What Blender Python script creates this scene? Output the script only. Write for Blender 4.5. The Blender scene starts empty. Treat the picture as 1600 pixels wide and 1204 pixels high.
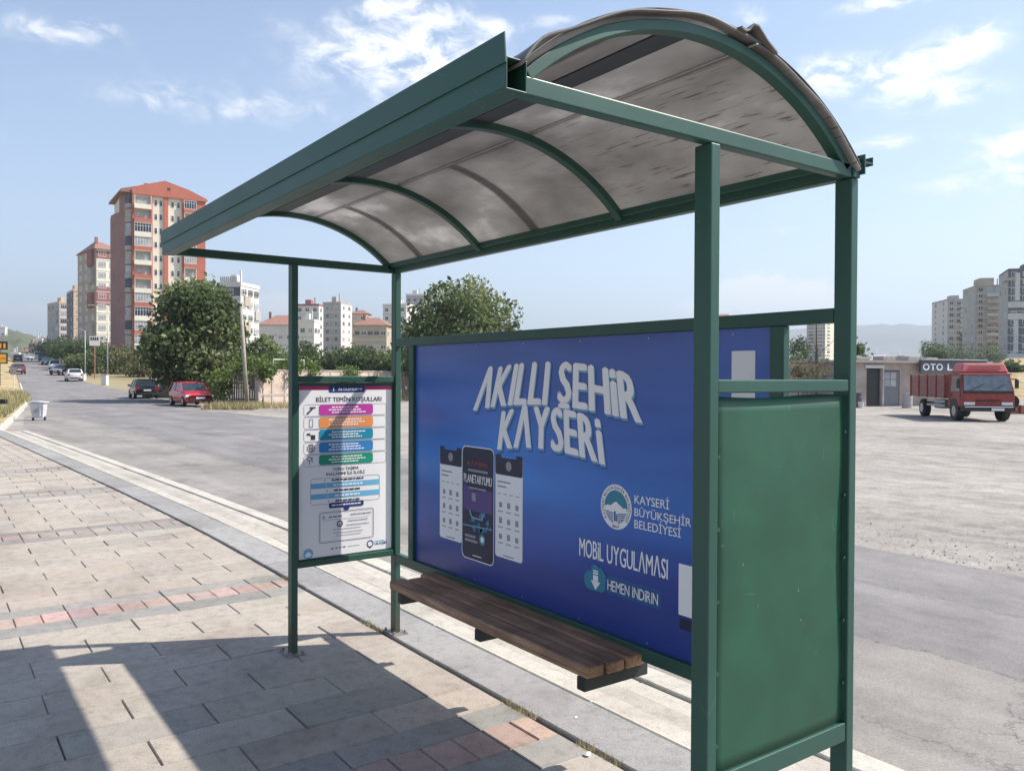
import bpy, math, random
import numpy as np
from mathutils import Vector, Matrix
R = math.radians
S = bpy.context.scene
COL = S.collection
random.seed(7)
NR = np.random.default_rng(11)

# ------------------------------------------------------------------ camera
CAM = np.array([-1.56299, 2.55746, 1.69287])
YAW, PIT, ROL, FPX = R(-35.81513), R(-0.70027), R(0.25452), 1284.113
_F = np.array([math.cos(YAW) * math.cos(PIT), math.sin(YAW) * math.cos(PIT), math.sin(PIT)])
_R = np.array([math.sin(YAW), -math.cos(YAW), 0.0])
_U = np.cross(_R, _F)
_R2 = _R * math.cos(ROL) + _U * math.sin(ROL)
_U2 = _U * math.cos(ROL) - _R * math.sin(ROL)
cam = bpy.data.cameras.new('camera')
cam.sensor_width = 36.0
cam.lens = FPX / 1600 * 36.0
cam.clip_start, cam.clip_end = 0.05, 30000
camo = bpy.data.objects.new('camera', cam)
COL.objects.link(camo)
M = Matrix(((_R2[0], _U2[0], -_F[0], CAM[0]), (_R2[1], _U2[1], -_F[1], CAM[1]), (_R2[2], _U2[2], -_F[2], CAM[2]), (0, 0, 0, 1)))
camo.matrix_world = M
S.camera = camo

# ------------------------------------------------------------------ light, sky, exposure
SUN = Vector((-0.405, -0.81, 1.0)).normalized()
SUN_EL = math.asin(SUN.z)
SUN_ROT = math.atan2(SUN.x, SUN.y)
sl = bpy.data.lights.new('sun', 'SUN')
sl.energy, sl.angle, sl.color = 4.6, R(0.53), (1.0, 0.93, 0.84)
so = bpy.data.objects.new('sun', sl)
COL.objects.link(so)
so.rotation_euler = SUN.to_track_quat('Z', 'Y').to_euler()
so.location = (0, 0, 60)
S.view_settings.view_transform = 'Standard'
S.view_settings.look = 'None'
S.view_settings.gamma = 1.0
S.view_settings.exposure = 0.76
S.cycles.use_denoising = True
S.cycles.max_bounces = 8
S.cycles.transparent_max_bounces = 12


def ray(u, v):
    d = _F + _R2 * (u - 800) / FPX - _U2 * (v - 602) / FPX
    return d


W = bpy.data.worlds.new('World')
S.world = W
W.use_nodes = True
nt = W.node_tree
nt.nodes.clear()
N = nt.nodes.new
L_ = nt.links.new
wo = N('ShaderNodeOutputWorld')
bg = N('ShaderNodeBackground')
sky = N('ShaderNodeTexSky')
sky.sky_type = 'NISHITA'
sky.sun_disc = False
sky.sun_elevation = SUN_EL
sky.sun_rotation = SUN_ROT
sky.altitude = 1050
sky.air_density, sky.dust_density, sky.ozone_density = 1.0, 1.6, 1.3
geo = N('ShaderNodeTexCoord')


def wm(op, a, b=None, c=None):
    n = N('ShaderNodeMath')
    n.operation = op
    for i, q in enumerate((a, b, c)):
        if q is None:
            continue
        if isinstance(q, (int, float)):
            n.inputs[i].default_value = q
        else:
            L_(q, n.inputs[i])
    return n.outputs[0]


def wdot(vec):
    n = N('ShaderNodeVectorMath')
    n.operation = 'DOT_PRODUCT'
    L_(geo.outputs['Generated'], n.inputs[0])
    n.inputs[1].default_value = vec
    return n.outputs['Value']


# clouds stand at fixed compass directions of the sky
CLOUDS = [(590, 85, 150, 62, .62), (700, 110, 90, 60, .55), (320, 160, 200, 34, .42), (660, 15, 60, 20, .6), (60, 45, 120, 24, .42),
          (150, 36, 40, 18, .42), (780, 42, 36, 13, .5), (590, 10, 32, 11, .45), (1395, 115, 85, 34, .78), (1480, 150, 90, 26, .5), (1290, 112, 50, 26, .7),
          (1515, 65, 55, 30, .7), (1170, 30, 30, 26, .45), (1580, 225, 55, 28, .75), (1540, 280, 110, 24, .5), (1395, 222, 70, 12, .5),
          (1390, 5, 70, 14, .8), (1205, 456, 70, 26, 1.9), (1245, 468, 50, 18, 1.8), (1130, 478, 60, 20, 1.3), (1230, 360, 34, 8, .3), (40, 500, 170, 24, 1.1), (430, 478, 80, 22, 1.0),
          (870, 35, 40, 12, .4), (2000, 250, 200, 70, .7), (-300, 150, 200, 60, .5), (1250, -150, 250, 60, .5), (700, -200, 300, 60, .4)]
acc = None
for (u, v, ru, rv, w) in CLOUDS:
    c = ray(u, v)
    c = c / np.linalg.norm(c)
    t = np.cross(c, [0, 0, 1.0])
    t /= np.linalg.norm(t)
    up = np.cross(t, c)
    sc_ = 1 / np.linalg.norm(ray(u, v)) / FPX
    a = wm('MULTIPLY', wdot(tuple(t)), 1 / (ru * sc_))
    b = wm('MULTIPLY', wdot(tuple(up)), 1 / (rv * sc_))
    q = wm('ADD', wm('MULTIPLY', a, a), wm('MULTIPLY', b, b))
    e = wm('MULTIPLY', wm('POWER', 2.718, wm('MULTIPLY', q, -1.0)), w)
    front = wm('GREATER_THAN', wdot(tuple(c)), 0.0)
    e = wm('MULTIPLY', e, front)
    acc = e if acc is None else wm('ADD', acc, e)
mp = N('ShaderNodeMapping')
mp.inputs['Scale'].default_value = (1, 1, 1.9)
L_(geo.outputs['Generated'], mp.inputs['Vector'])
n1 = N('ShaderNodeTexNoise')
n1.inputs['Scale'].default_value = 24
n1.inputs['Detail'].default_value = 9
n1.inputs['Roughness'].default_value = .62
n1.inputs['Distortion'].default_value = .5
L_(mp.outputs[0], n1.inputs['Vector'])
n2 = N('ShaderNodeTexNoise')
n2.inputs['Scale'].default_value = 3.0
n2.inputs['Detail'].default_value = 4
L_(mp.outputs[0], n2.inputs['Vector'])
dens = wm('MULTIPLY', acc, wm('SUBTRACT', wm('MULTIPLY', n1.outputs['Fac'], 5.4), 1.75))
mr = N('ShaderNodeMapRange')
mr.interpolation_type = 'SMOOTHSTEP'
mr.inputs['From Min'].default_value = 0.08
mr.inputs['From Max'].default_value = 0.95
L_(dens, mr.inputs['Value'])
# pale hazy band low over the horizon
sep = N('ShaderNodeSeparateXYZ')
L_(geo.outputs['Generated'], sep.inputs[0])
hz = wm('ADD', wm('MULTIPLY', wm('POWER', 2.718, wm('MULTIPLY', wm('MAXIMUM', sep.outputs['Z'], 0.0), -6.4)), .70), .02)
mixh = N('ShaderNodeMix')
mixh.data_type = 'RGBA'
L_(hz, mixh.inputs['Factor'])
L_(sky.outputs[0], mixh.inputs[6])
mixh.inputs[7].default_value = (4.3, 4.85, 5.8, 1)
mix = N('ShaderNodeMix')
mix.data_type = 'RGBA'
L_(wm('MULTIPLY', mr.outputs[0], .9), mix.inputs['Factor'])
L_(mixh.outputs[2], mix.inputs[6])
mix.inputs[7].default_value = (6.2, 6.2, 6.25, 1)
L_(mix.outputs[2], bg.inputs['Color'])
bg.inputs['Strength'].default_value = 0.125
L_(bg.outputs[0], wo.inputs['Surface'])


# ------------------------------------------------------------------ helpers
class MB:
    """collects simple shapes and links them as ONE mesh object"""

    def __init__(s):
        s.v, s.f, s.m, s.c = [], [], [], []

    def add(s, vs, fs, mat=0, col=(1, 1, 1)):
        k = len(s.v)
        s.v += [tuple(map(float, p)) for p in vs]
        for f in fs:
            s.f.append(tuple(i + k for i in f))
            s.m.append(mat)
            s.c.append(col)
        return s

    def box(s, x0, x1, y0, y1, z0, z1, mat=0, col=(1, 1, 1)):
        vs = [(x, y, z) for z in (z0, z1) for (x, y) in ((x0, y0), (x1, y0), (x1, y1), (x0, y1))]
        return s.add(vs, [(3, 2, 1, 0), (4, 5, 6, 7), (0, 1, 5, 4), (1, 2, 6, 5), (2, 3, 7, 6), (3, 0, 4, 7)], mat, col)

    def bar(s, p, q, w, h, up=(0, 0, 1), mat=0, col=(1, 1, 1)):
        p, q = Vector(p), Vector(q)
        d = (q - p).normalized()
        u = Vector(up)
        if abs(d.dot(u)) > .99:
            u = Vector((1, 0, 0))
        r = d.cross(u).normalized()
        u = r.cross(d)
        vs = []
        for c in (p, q):
            for a, b in ((-1, -1), (1, -1), (1, 1), (-1, 1)):
                vs.append(c + r * (a * w / 2) + u * (b * h / 2))
        return s.add(vs, [(3, 2, 1, 0), (4, 5, 6, 7), (0, 1, 5, 4), (1, 2, 6, 5), (2, 3, 7, 6), (3, 0, 4, 7)], mat, col)

    def tube(s, pts, rad, n=8, mat=0, col=(1, 1, 1), cap=True):
        pts = [Vector(p) for p in pts]
        if isinstance(rad, (int, float)):
            rad = [rad] * len(pts)
        rings = []
        for i, p in enumerate(pts):
            d = (pts[min(i + 1, len(pts) - 1)] - pts[max(i - 1, 0)]).normalized()
            a = Vector((0, 0, 1)) if abs(d.z) < .9 else Vector((1, 0, 0))
            r = d.cross(a).normalized()
            u = r.cross(d)
            rings.append([p + (r * math.cos(6.28318 * k / n) + u * math.sin(6.28318 * k / n)) * rad[i] for k in range(n)])
        vs = [q for g in rings for q in g]
        fs = [(i * n + k, i * n + (k + 1) % n, (i + 1) * n + (k + 1) % n, (i + 1) * n + k) for i in range(len(pts) - 1) for k in range(n)]
        if cap:
            fs += [tuple(range(n - 1, -1, -1)), tuple((len(pts) - 1) * n + k for k in range(n))]
        return s.add(vs, fs, mat, col)

    def prism(s, poly, axis, lo, hi, mat=0, col=(1, 1, 1)):
        """poly: 2D outline in the two other axes (x,y)->z, (x,z)->y, (y,z)->x"""
        def P(a, b, t):
            return (a, b, t) if axis == 'z' else ((a, t, b) if axis == 'y' else (t, a, b))
        n = len(poly)
        vs = [P(a, b, lo) for a, b in poly] + [P(a, b, hi) for a, b in poly]
        fs = [tuple(range(n)), tuple(range(2 * n - 1, n - 1, -1))] + [((k + 1) % n, k, n + k, n + (k + 1) % n) for k in range(n)]
        return s.add(vs, fs, mat, col)

    def cyl(s, c, ax, r, h, n=16, mat=0, col=(1, 1, 1)):
        c, ax = Vector(c), Vector(ax).normalized()
        return s.tube([c - ax * h / 2, c + ax * h / 2], r, n, mat, col)

    def build(s, name, mats, parent=None, smooth=False, bevel=0.0, seg=2, wire_col=True):
        me = bpy.data.meshes.new(name)
        me.from_pydata(s.v, [], s.f)
        if not isinstance(mats, (list, tuple)):
            mats = [mats]
        for m in mats:
            me.materials.append(m)
        me.polygons.foreach_set('material_index', s.m)
        if any(c != (1, 1, 1) for c in s.c):
            at = me.color_attributes.new('Col', 'FLOAT_COLOR', 'CORNER')
            buf = []
            for f, c in zip(s.f, s.c):
                buf += [c[0], c[1], c[2], 1.0] * len(f)
            at.data.foreach_set('color', buf)
        import bmesh
        bm = bmesh.new()
        bm.from_mesh(me)
        bmesh.ops.recalc_face_normals(bm, faces=bm.faces)
        bm.to_mesh(me)
        bm.free()
        if smooth:
            me.polygons.foreach_set('use_smooth', [True] * len(me.polygons))
        o = bpy.data.objects.new(name, me)
        COL.objects.link(o)
        if parent:
            o.parent = parent
        if bevel:
            b = o.modifiers.new('bevel', 'BEVEL')
            b.width, b.segments, b.limit_method, b.angle_limit = bevel, seg, 'ANGLE', R(40)
        me.update()
        return o


def tag(o, label=None, cat=None, group=None, kind=None):
    if label: o['label'] = label
    if cat: o['category'] = cat
    if group: o['group'] = group
    if kind: o['kind'] = kind
    return o


def empty(name, loc=(0, 0, 0), rz=0.0):
    o = bpy.data.objects.new(name, None)
    COL.objects.link(o)
    o.location = loc
    o.rotation_euler = (0, 0, rz)
    o.empty_display_size = .2
    return o


def copy_tree(o, parent=None):
    c = o.copy()
    COL.objects.link(c)
    if parent:
        c.parent = parent
    for ch in list(o.children):
        copy_tree(ch, c)
    return c


def ramp_node(nt, fac, stops):
    r = nt.nodes.new('ShaderNodeValToRGB')
    el = r.color_ramp.elements
    while len(el) > 1:
        el.remove(el[-1])
    el[0].position, el[0].color = stops[0][0], (*stops[0][1], 1)
    for p, c in stops[1:]:
        e = el.new(p)
        e.color = (*c, 1)
    nt.links.new(fac, r.inputs[0])
    return r.outputs[0]


def mat(name, col, rough=.6, metal=0.0, var=.12, scale=6.0, bump=0.0, bscale=40.0, spec=.5, attr=False, coat=0.0, detail=6, stretch=(1, 1, 1), transl=0.0):
    """a procedural material: base colour broken up by noise, optional per-face colour attribute, bump"""
    m = bpy.data.materials.new(name)
    m.use_nodes = True
    t = m.node_tree
    b = t.nodes['Principled BSDF']
    b.inputs['Roughness'].default_value = rough
    b.inputs['Metallic'].default_value = metal
    b.inputs['Specular IOR Level'].default_value = spec
    b.inputs['Coat Weight'].default_value = coat
    tc = t.nodes.new('ShaderNodeTexCoord')
    mpn = t.nodes.new('ShaderNodeMapping')
    mpn.inputs['Scale'].default_value = stretch
    t.links.new(tc.outputs['Object'], mpn.inputs[0])
    nz = t.nodes.new('ShaderNodeTexNoise')
    nz.inputs['Scale'].default_value = scale
    nz.inputs['Detail'].default_value = detail
    nz.inputs['Roughness'].default_value = .62
    t.links.new(mpn.outputs[0], nz.inputs['Vector'])
    lo = tuple(max(0, c * (1 - var * 1.6)) for c in col)
    hi = tuple(min(1, c * (1 + var * 1.6)) for c in col)
    out = ramp_node(t, nz.outputs['Fac'], [(.25, lo), (.75, hi)])
    if attr:
        at = t.nodes.new('ShaderNodeAttribute')
        at.attribute_name = 'Col'
        mx = t.nodes.new('ShaderNodeMix')
        mx.data_type, mx.blend_type = 'RGBA', 'MULTIPLY'
        mx.inputs['Factor'].default_value = 1
        t.links.new(out, mx.inputs[6])
        t.links.new(at.outputs['Color'], mx.inputs[7])
        out = mx.outputs[2]
    t.links.new(out, b.inputs['Base Color'])
    if bump:
        n3 = t.nodes.new('ShaderNodeTexNoise')
        n3.inputs['Scale'].default_value = bscale
        n3.inputs['Detail'].default_value = 5
        t.links.new(mpn.outputs[0], n3.inputs['Vector'])
        bp = t.nodes.new('ShaderNodeBump')
        bp.inputs['Strength'].default_value = bump
        bp.inputs['Distance'].default_value = .01
        t.links.new(n3.outputs['Fac'], bp.inputs['Height'])
        t.links.new(bp.outputs[0], b.inputs['Normal'])
    if transl:
        tr = t.nodes.new('ShaderNodeBsdfTranslucent')
        t.links.new(out, tr.inputs['Color'])
        ms = t.nodes.new('ShaderNodeMixShader')
        ms.inputs[0].default_value = transl
        t.links.new(b.outputs[0], ms.inputs[1])
        t.links.new(tr.outputs[0], ms.inputs[2])
        t.links.new(ms.outputs[0], t.nodes['Material Output'].inputs['Surface'])
    return m


def g(x, y):
    """height of the ground: flat round the stop, rising with distance"""
    r = math.hypot(x, y)
    return float(np.interp(r, [0, 48, 75, 105, 150, 195, 260, 400, 900, 2600, 9000], [-.15, -.15, .05, .52, 2.0, 3.9, 5.6, 8.5, 17, 25, 25]))


def at(u, d):
    """ground point that lies d metres in front of the photographer in the direction of column u"""
    k = ray(u, 586)
    return CAM[0] + k[0] * d, CAM[1] + k[1] * d


def zat(u, v, d):
    return CAM[2] + ray(u, v)[2] * d


def pxm(d):
    return d / FPX
# ------------------------------------------------------------------ ground materials
def ground_material():
    m = bpy.data.materials.new('dusty_gravel')
    m.use_nodes = True
    t = m.node_tree
    b = t.nodes['Principled BSDF']
    b.inputs['Roughness'].default_value = .95
    b.inputs['Specular IOR Level'].default_value = .2
    tc = t.nodes.new('ShaderNodeTexCoord')

    def noise(sc, det=6, ro=.6, vec=None):
        n = t.nodes.new('ShaderNodeTexNoise')
        n.inputs['Scale'].default_value = sc
        n.inputs['Detail'].default_value = det
        n.inputs['Roughness'].default_value = ro
        t.links.new(vec or tc.outputs['Object'], n.inputs['Vector'])
        return n.outputs['Fac']
    big = ramp_node(t, noise(.22, 5), [(.3, (.26, .24, .218)), (.5, (.335, .31, .283)), (.72, (.41, .382, .348))])
    fine = ramp_node(t, noise(19, 9, .85), [(.34, (.36, .35, .34)), (.47, (.92, .92, .92)), (.58, (1.05, 1.05, 1.04)), (.70, (1.5, 1.48, 1.45))])
    mid = ramp_node(t, noise(2.4, 7, .7), [(.34, (.74, .73, .72)), (.5, (1, 1, 1)), (.66, (1.14, 1.13, 1.12))])
    mxx = t.nodes.new('ShaderNodeMix')
    mxx.data_type, mxx.blend_type = 'RGBA', 'MULTIPLY'
    mxx.inputs['Factor'].default_value = 1
    t.links.new(big, mxx.inputs[6])
    t.links.new(mid, mxx.inputs[7])
    big = mxx.outputs[2]
    mx = t.nodes.new('ShaderNodeMix')
    mx.data_type, mx.blend_type = 'RGBA', 'MULTIPLY'
    mx.inputs['Factor'].default_value = .8
    t.links.new(big, mx.inputs[6])
    t.links.new(fine, mx.inputs[7])
    # wheel-worn streaks
    mpn = t.nodes.new('ShaderNodeMapping')
    mpn.inputs['Rotation'].default_value = (0, 0, R(-28))
    mpn.inputs['Scale'].default_value = (.5, 1.6, 1)
    t.links.new(tc.outputs['Object'], mpn.inputs[0])
    st = ramp_node(t, noise(1.0, 6, .65, mpn.outputs[0]), [(.32, (.80, .79, .78)), (.5, (1, 1, 1)), (.70, (1.10, 1.09, 1.08))])
    m2 = t.nodes.new('ShaderNodeMix')
    m2.data_type, m2.blend_type = 'RGBA', 'MULTIPLY'
    m2.inputs['Factor'].default_value = .8
    t.links.new(mx.outputs[2], m2.inputs[6])
    t.links.new(st, m2.inputs[7])
    # far land: dry grass and earth
    ln = t.nodes.new('ShaderNodeVectorMath')
    ln.operation = 'LENGTH'
    t.links.new(tc.outputs['Object'], ln.inputs[0])
    mr = t.nodes.new('ShaderNodeMapRange')
    mr.inputs['From Min'].default_value, mr.inputs['From Max'].default_value = 60, 100
    t.links.new(ln.outputs['Value'], mr.inputs['Value'])
    far = ramp_node(t, noise(.03, 6), [(.3, (.10, .11, .05)), (.5, (.26, .22, .12)), (.7, (.34, .29, .18))])
    m3 = t.nodes.new('ShaderNodeMix')
    m3.data_type = 'RGBA'
    t.links.new(mr.outputs[0], m3.inputs['Factor'])
    t.links.new(m2.outputs[2], m3.inputs[6])
    t.links.new(far, m3.inputs[7])
    t.links.new(m3.outputs[2], b.inputs['Base Color'])
    bp = t.nodes.new('ShaderNodeBump')
    bp.inputs['Strength'].default_value = .35
    bp.inputs['Distance'].default_value = .008
    t.links.new(noise(40, 6, .75), bp.inputs['Height'])
    t.links.new(bp.outputs[0], b.inputs['Normal'])
    return m


def asphalt_material():
    m = bpy.data.materials.new('old_asphalt')
    m.use_nodes = True
    t = m.node_tree
    b = t.nodes['Principled BSDF']
    b.inputs['Roughness'].default_value = .85
    b.inputs['Specular IOR Level'].default_value = .3
    tc = t.nodes.new('ShaderNodeTexCoord')
    O = tc.outputs['Object']

    def noise(sc, det=6, ro=.6, vec=None, dist=0):
        n = t.nodes.new('ShaderNodeTexNoise')
        n.inputs['Scale'].default_value = sc
        n.inputs['Detail'].default_value = det
        n.inputs['Roughness'].default_value = ro
        n.inputs['Distortion'].default_value = dist
        t.links.new(vec or O, n.inputs['Vector'])
        return n.outputs['Fac']

    def mul(a, bb, f=1.0):
        x = t.nodes.new('ShaderNodeMix')
        x.data_type, x.blend_type = 'RGBA', 'MULTIPLY'
        x.inputs['Factor'].default_value = f
        t.links.new(a, x.inputs[6])
        t.links.new(bb, x.inputs[7])
        return x.outputs[2]
    base = ramp_node(t, noise(.5, 6), [(.3, (.205, .194, .186)), (.5, (.262, .249, .239)), (.72, (.32, .304, .291))])
    grit = mul(ramp_node(t, noise(70, 6, .85), [(.34, (.35, .35, .35)), (.48, (.95, .95, .95)), (.56, (1.05, 1.05, 1.05)), (.68, (1.6, 1.58, 1.55))]), ramp_node(t, noise(3.1, 7, .7), [(.33, (.74, .74, .74)), (.5, (1, 1, 1)), (.68, (1.16, 1.15, 1.13))]), .9)
    mpn = t.nodes.new('ShaderNodeMapping')
    mpn.inputs['Scale'].default_value = (.12, 1.6, 1)
    t.links.new(O, mpn.inputs[0])
    wear = ramp_node(t, noise(1.0, 5, .6, mpn.outputs[0]), [(.38, (.82, .82, .83)), (.55, (1, 1, 1)), (.7, (1.1, 1.09, 1.07))])
    c = mul(mul(base, grit, .7), wear, .8)
    # alligator cracks in a patch, and long seams along the road
    wv = t.nodes.new('ShaderNodeVectorMath')
    wv.operation = 'ADD'
    nn = t.nodes.new('ShaderNodeTexNoise')
    nn.inputs['Scale'].default_value = 2.6
    nn.inputs['Detail'].default_value = 12
    nn.inputs['Roughness'].default_value = .72
    t.links.new(O, nn.inputs['Vector'])
    sc = t.nodes.new('ShaderNodeVectorMath')
    sc.operation = 'SCALE'
    sc.inputs['Scale'].default_value = .55
    t.links.new(nn.outputs['Color'], sc.inputs[0])
    t.links.new(O, wv.inputs[0])
    t.links.new(sc.outputs[0], wv.inputs[1])
    vo = t.nodes.new('ShaderNodeTexVoronoi')
    vo.feature = 'DISTANCE_TO_EDGE'
    vo.inputs['Scale'].default_value = 2.8
    t.links.new(wv.outputs[0], vo.inputs['Vector'])
    ck = ramp_node(t, vo.outputs['Distance'], [(.0, (.18, .18, .18)), (.007, (.35, .34, .34)), (.018, (1, 1, 1))])
    # mask: patch near (0.3,-2.2)
    ds = t.nodes.new('ShaderNodeVectorMath')
    ds.operation = 'DISTANCE'
    ds.inputs[1].default_value = (0.1, -2.0, -.146)
    t.links.new(wv.outputs[0], ds.inputs[0])
    mk = t.nodes.new('ShaderNodeMapRange')
    mk.inputs['From Min'].default_value, mk.inputs['From Max'].default_value = 1.1, .55
    t.links.new(ds.outputs['Value'], mk.inputs['Value'])
    x = t.nodes.new('ShaderNodeMix')
    x.data_type, x.blend_type = 'RGBA', 'MULTIPLY'
    t.links.new(mk.outputs[0], x.inputs['Factor'])
    t.links.new(c, x.inputs[6])
    t.links.new(ck, x.inputs[7])
    c = x.outputs[2]
    sp = t.nodes.new('ShaderNodeSeparateXYZ')
    t.links.new(wv.outputs[0], sp.inputs[0])
    for yy, wd, dk in ((-2.62, .008, .35), (-1.33, .006, .5), (-4.05, .006, .55)):
        a = t.nodes.new('ShaderNodeMath')
        a.operation = 'ADD'
        a.inputs[1].default_value = -yy
        t.links.new(sp.outputs['Y'], a.inputs[0])
        a2 = t.nodes.new('ShaderNodeMath')
        a2.operation = 'ABSOLUTE'
        t.links.new(a.outputs[0], a2.inputs[0])
        r = ramp_node(t, a2.outputs[0], [(0, (dk, dk, dk)), (wd, (.8, .8, .8)), (wd * 2.2, (1, 1, 1))])
        c = mul(c, r, .85)
    # smoother, bluer resurfaced lane beyond the seam; oil drips along its middle
    ml = t.nodes.new('ShaderNodeMapRange')
    ml.inputs['From Min'].default_value, ml.inputs['From Max'].default_value = -2.60, -2.66
    t.links.new(sp.outputs['Y'], ml.inputs['Value'])
    c = mul(c, ramp_node(t, ml.outputs[0], [(0, (1.06, 1.03, .99)), (1, (.90, .895, .915))]))
    oil = ramp_node(t, noise(.8, 5, .6), [(.60, (1, 1, 1)), (.66, (.82, .81, .80)), (.74, (.66, .65, .64))])
    c = mul(c, oil, .8)
    t.links.new(c, b.inputs['Base Color'])
    bp = t.nodes.new('ShaderNodeBump')
    bp.inputs['Strength'].default_value = .25
    bp.inputs['Distance'].default_value = .003
    t.links.new(noise(120, 4, .7), bp.inputs['Height'])
    t.links.new(bp.outputs[0], b.inputs['Normal'])
    return m


M_GROUND = ground_material()
M_ASPH = asphalt_material()
def stained(name, rough, spec, patch, gum):
    """stone whose per-slab colour carries stains, grit and dark chewing-gum spots"""
    m = bpy.data.materials.new(name)
    m.use_nodes = True
    t = m.node_tree
    b = t.nodes['Principled BSDF']
    b.inputs['Roughness'].default_value = rough
    b.inputs['Specular IOR Level'].default_value = spec
    tc = t.nodes.new('ShaderNodeTexCoord')

    def noise(sc, det, ro):
        n = t.nodes.new('ShaderNodeTexNoise')
        n.inputs['Scale'].default_value = sc
        n.inputs['Detail'].default_value = det
        n.inputs['Roughness'].default_value = ro
        t.links.new(tc.outputs['Object'], n.inputs['Vector'])
        return n.outputs['Fac']
    a = t.nodes.new('ShaderNodeAttribute')
    a.attribute_name = 'Col'
    c = a.outputs['Color']
    v = t.nodes.new('ShaderNodeTexVoronoi')
    v.inputs['Scale'].default_value = 6.5
    t.links.new(tc.outputs['Object'], v.inputs['Vector'])
    spots = ramp_node(t, v.outputs['Distance'], [(0, (.55, .54, .53)), (.05, (.62, .61, .6)), (.085, (1, 1, 1))])
    for fac, w in ((ramp_node(t, noise(1.3, 6, .65), [(.32, (.76, .74, .72)), (.5, (1, 1, 1)), (.7, (1.10, 1.09, 1.07))]), patch),
                   (ramp_node(t, noise(12, 8, .75), [(.34, (.72, .71, .70)), (.48, (1, 1, 1)), (.68, (1.14, 1.13, 1.12))]), .85),
                   (ramp_node(t, noise(150, 4, .8), [(.35, (.6, .6, .6)), (.5, (1, 1, 1)), (.68, (1.25, 1.25, 1.24))]), .8), (spots, gum)):
        x = t.nodes.new('ShaderNodeMix')
        x.data_type, x.blend_type = 'RGBA', 'MULTIPLY'
        x.inputs['Factor'].default_value = w
        t.links.new(c, x.inputs[6])
        t.links.new(fac, x.inputs[7])
        c = x.outputs[2]
    t.links.new(c, b.inputs['Base Color'])
    bp = t.nodes.new('ShaderNodeBump')
    bp.inputs['Strength'].default_value = .3
    bp.inputs['Distance'].default_value = .004
    t.links.new(noise(90, 6, .75), bp.inputs['Height'])
    t.links.new(bp.outputs[0], b.inputs['Normal'])
    return m


M_PAVER = stained('concrete_paver', .9, .25, .9, .5)
M_KERB = stained('kerb_stone', .85, .3, .8, .6)
M_JOINT = mat('joint_sand', (.19, .165, .135), .95, var=.3, scale=14, spec=.1)
M_GRASS = mat('dry_verge', (.38, .30, .17), .95, var=.4, scale=.9, bump=.8, bscale=25, spec=.1)
M_HILL = mat('far_hill', (.12, .13, .085), .95, var=.35, scale=.02, spec=.1)
M_MOUNT = mat('mountain_rock', (.13, .13, .12), .95, var=.25, scale=.004, spec=.1)

# ------------------------------------------------------------------ the ground sheet
mb = MB()
rs = [0, 6, 15, 30, 48, 60, 75, 90, 105, 127, 150, 172, 195, 260, 330, 400, 600, 900, 1500, 2600, 5000, 9000]
na = 72
vs = [(0, 0, g(0, 0))] + [(r * math.cos(6.283185 * k / na), r * math.sin(6.283185 * k / na), g(r, 0)) for r in rs[1:] for k in range(na)]
fs = [(0, 1 + k, 1 + (k + 1) % na) for k in range(na)]
for i in range(len(rs) - 2):
    for k in range(na):
        a, b2 = 1 + i * na, 1 + (i + 1) * na
        fs.append((a + k, b2 + k, b2 + (k + 1) % na, a + (k + 1) % na))
mb.add(vs, fs)
tag(mb.build('ground', M_GROUND), kind='structure')


def ribbon(name, left, right, m, dz, sub=6, cross=4, kind='structure'):
    """a sheet between two polylines that follows the ground"""
    L, Rr = [], []
    for a, out in ((left, L), (right, Rr)):
        for i in range(len(a) - 1):
            for k in range(sub):
                f = k / sub
                out.append((a[i][0] * (1 - f) + a[i + 1][0] * f, a[i][1] * (1 - f) + a[i + 1][1] * f))
        out.append(a[-1])
    q = MB()
    n = cross + 1
    vs = []
    for l, r in zip(L, Rr):
        for k in range(n):
            f = k / cross
            x, y = l[0] * (1 - f) + r[0] * f, l[1] * (1 - f) + r[1] * f
            vs.append((x, y, g(x, y) + (dz if math.hypot(x, y) < 46 else dz + .03)))
    fs = [(i * n + k, (i + 1) * n + k, (i + 1) * n + k + 1, i * n + k + 1) for i in range(len(L) - 1) for k in range(cross)]
    q.add(vs, fs)
    return tag(q.build(name, m), kind=kind)


def off(x):
    """the kerb bends towards the verge beyond the stop"""
    return 0.0 if x < 7 else .048 * (x - 7) - .10 * (1 - math.exp(-(x - 7) * .3))


KOUT = -.93
left = [(-25, KOUT), (-8, KOUT), (8, KOUT), (18, KOUT + off(18)), (27, KOUT + off(27) + .12), at(40, 46), at(35, 62), at(26, 120), at(24, 200), at(27, 300), at(28, 420)]
right = [(-25, -5.5), (-8, -5.6), (8, -5.8), (22, -6.6), at(455, 34), at(330, 41), at(240, 60), at(135, 98), at(80, 165), at(56, 300), at(50, 420)]
ribbon('road', left, right, M_ASPH, .004)

# ------------------------------------------------------------------ pavement of concrete slabs
mb = MB()
x_edges = []
x = 5.04 - 3.35 * 3
GREY, BRICK, SLAB = 0, 1, 2
rows = []
while x < 27:
    rows += [(x - .246, x, BRICK), (x, x + .2, GREY)]
    step = 2.674 / 9
    for k in range(9):
        rows.append((x + .2 + k * step, x + .2 + (k + 1) * step, SLAB))
    rows.append((x + .2 + 2.674, x + 3.35 - .246, GREY))
    x += 3.35


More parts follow.
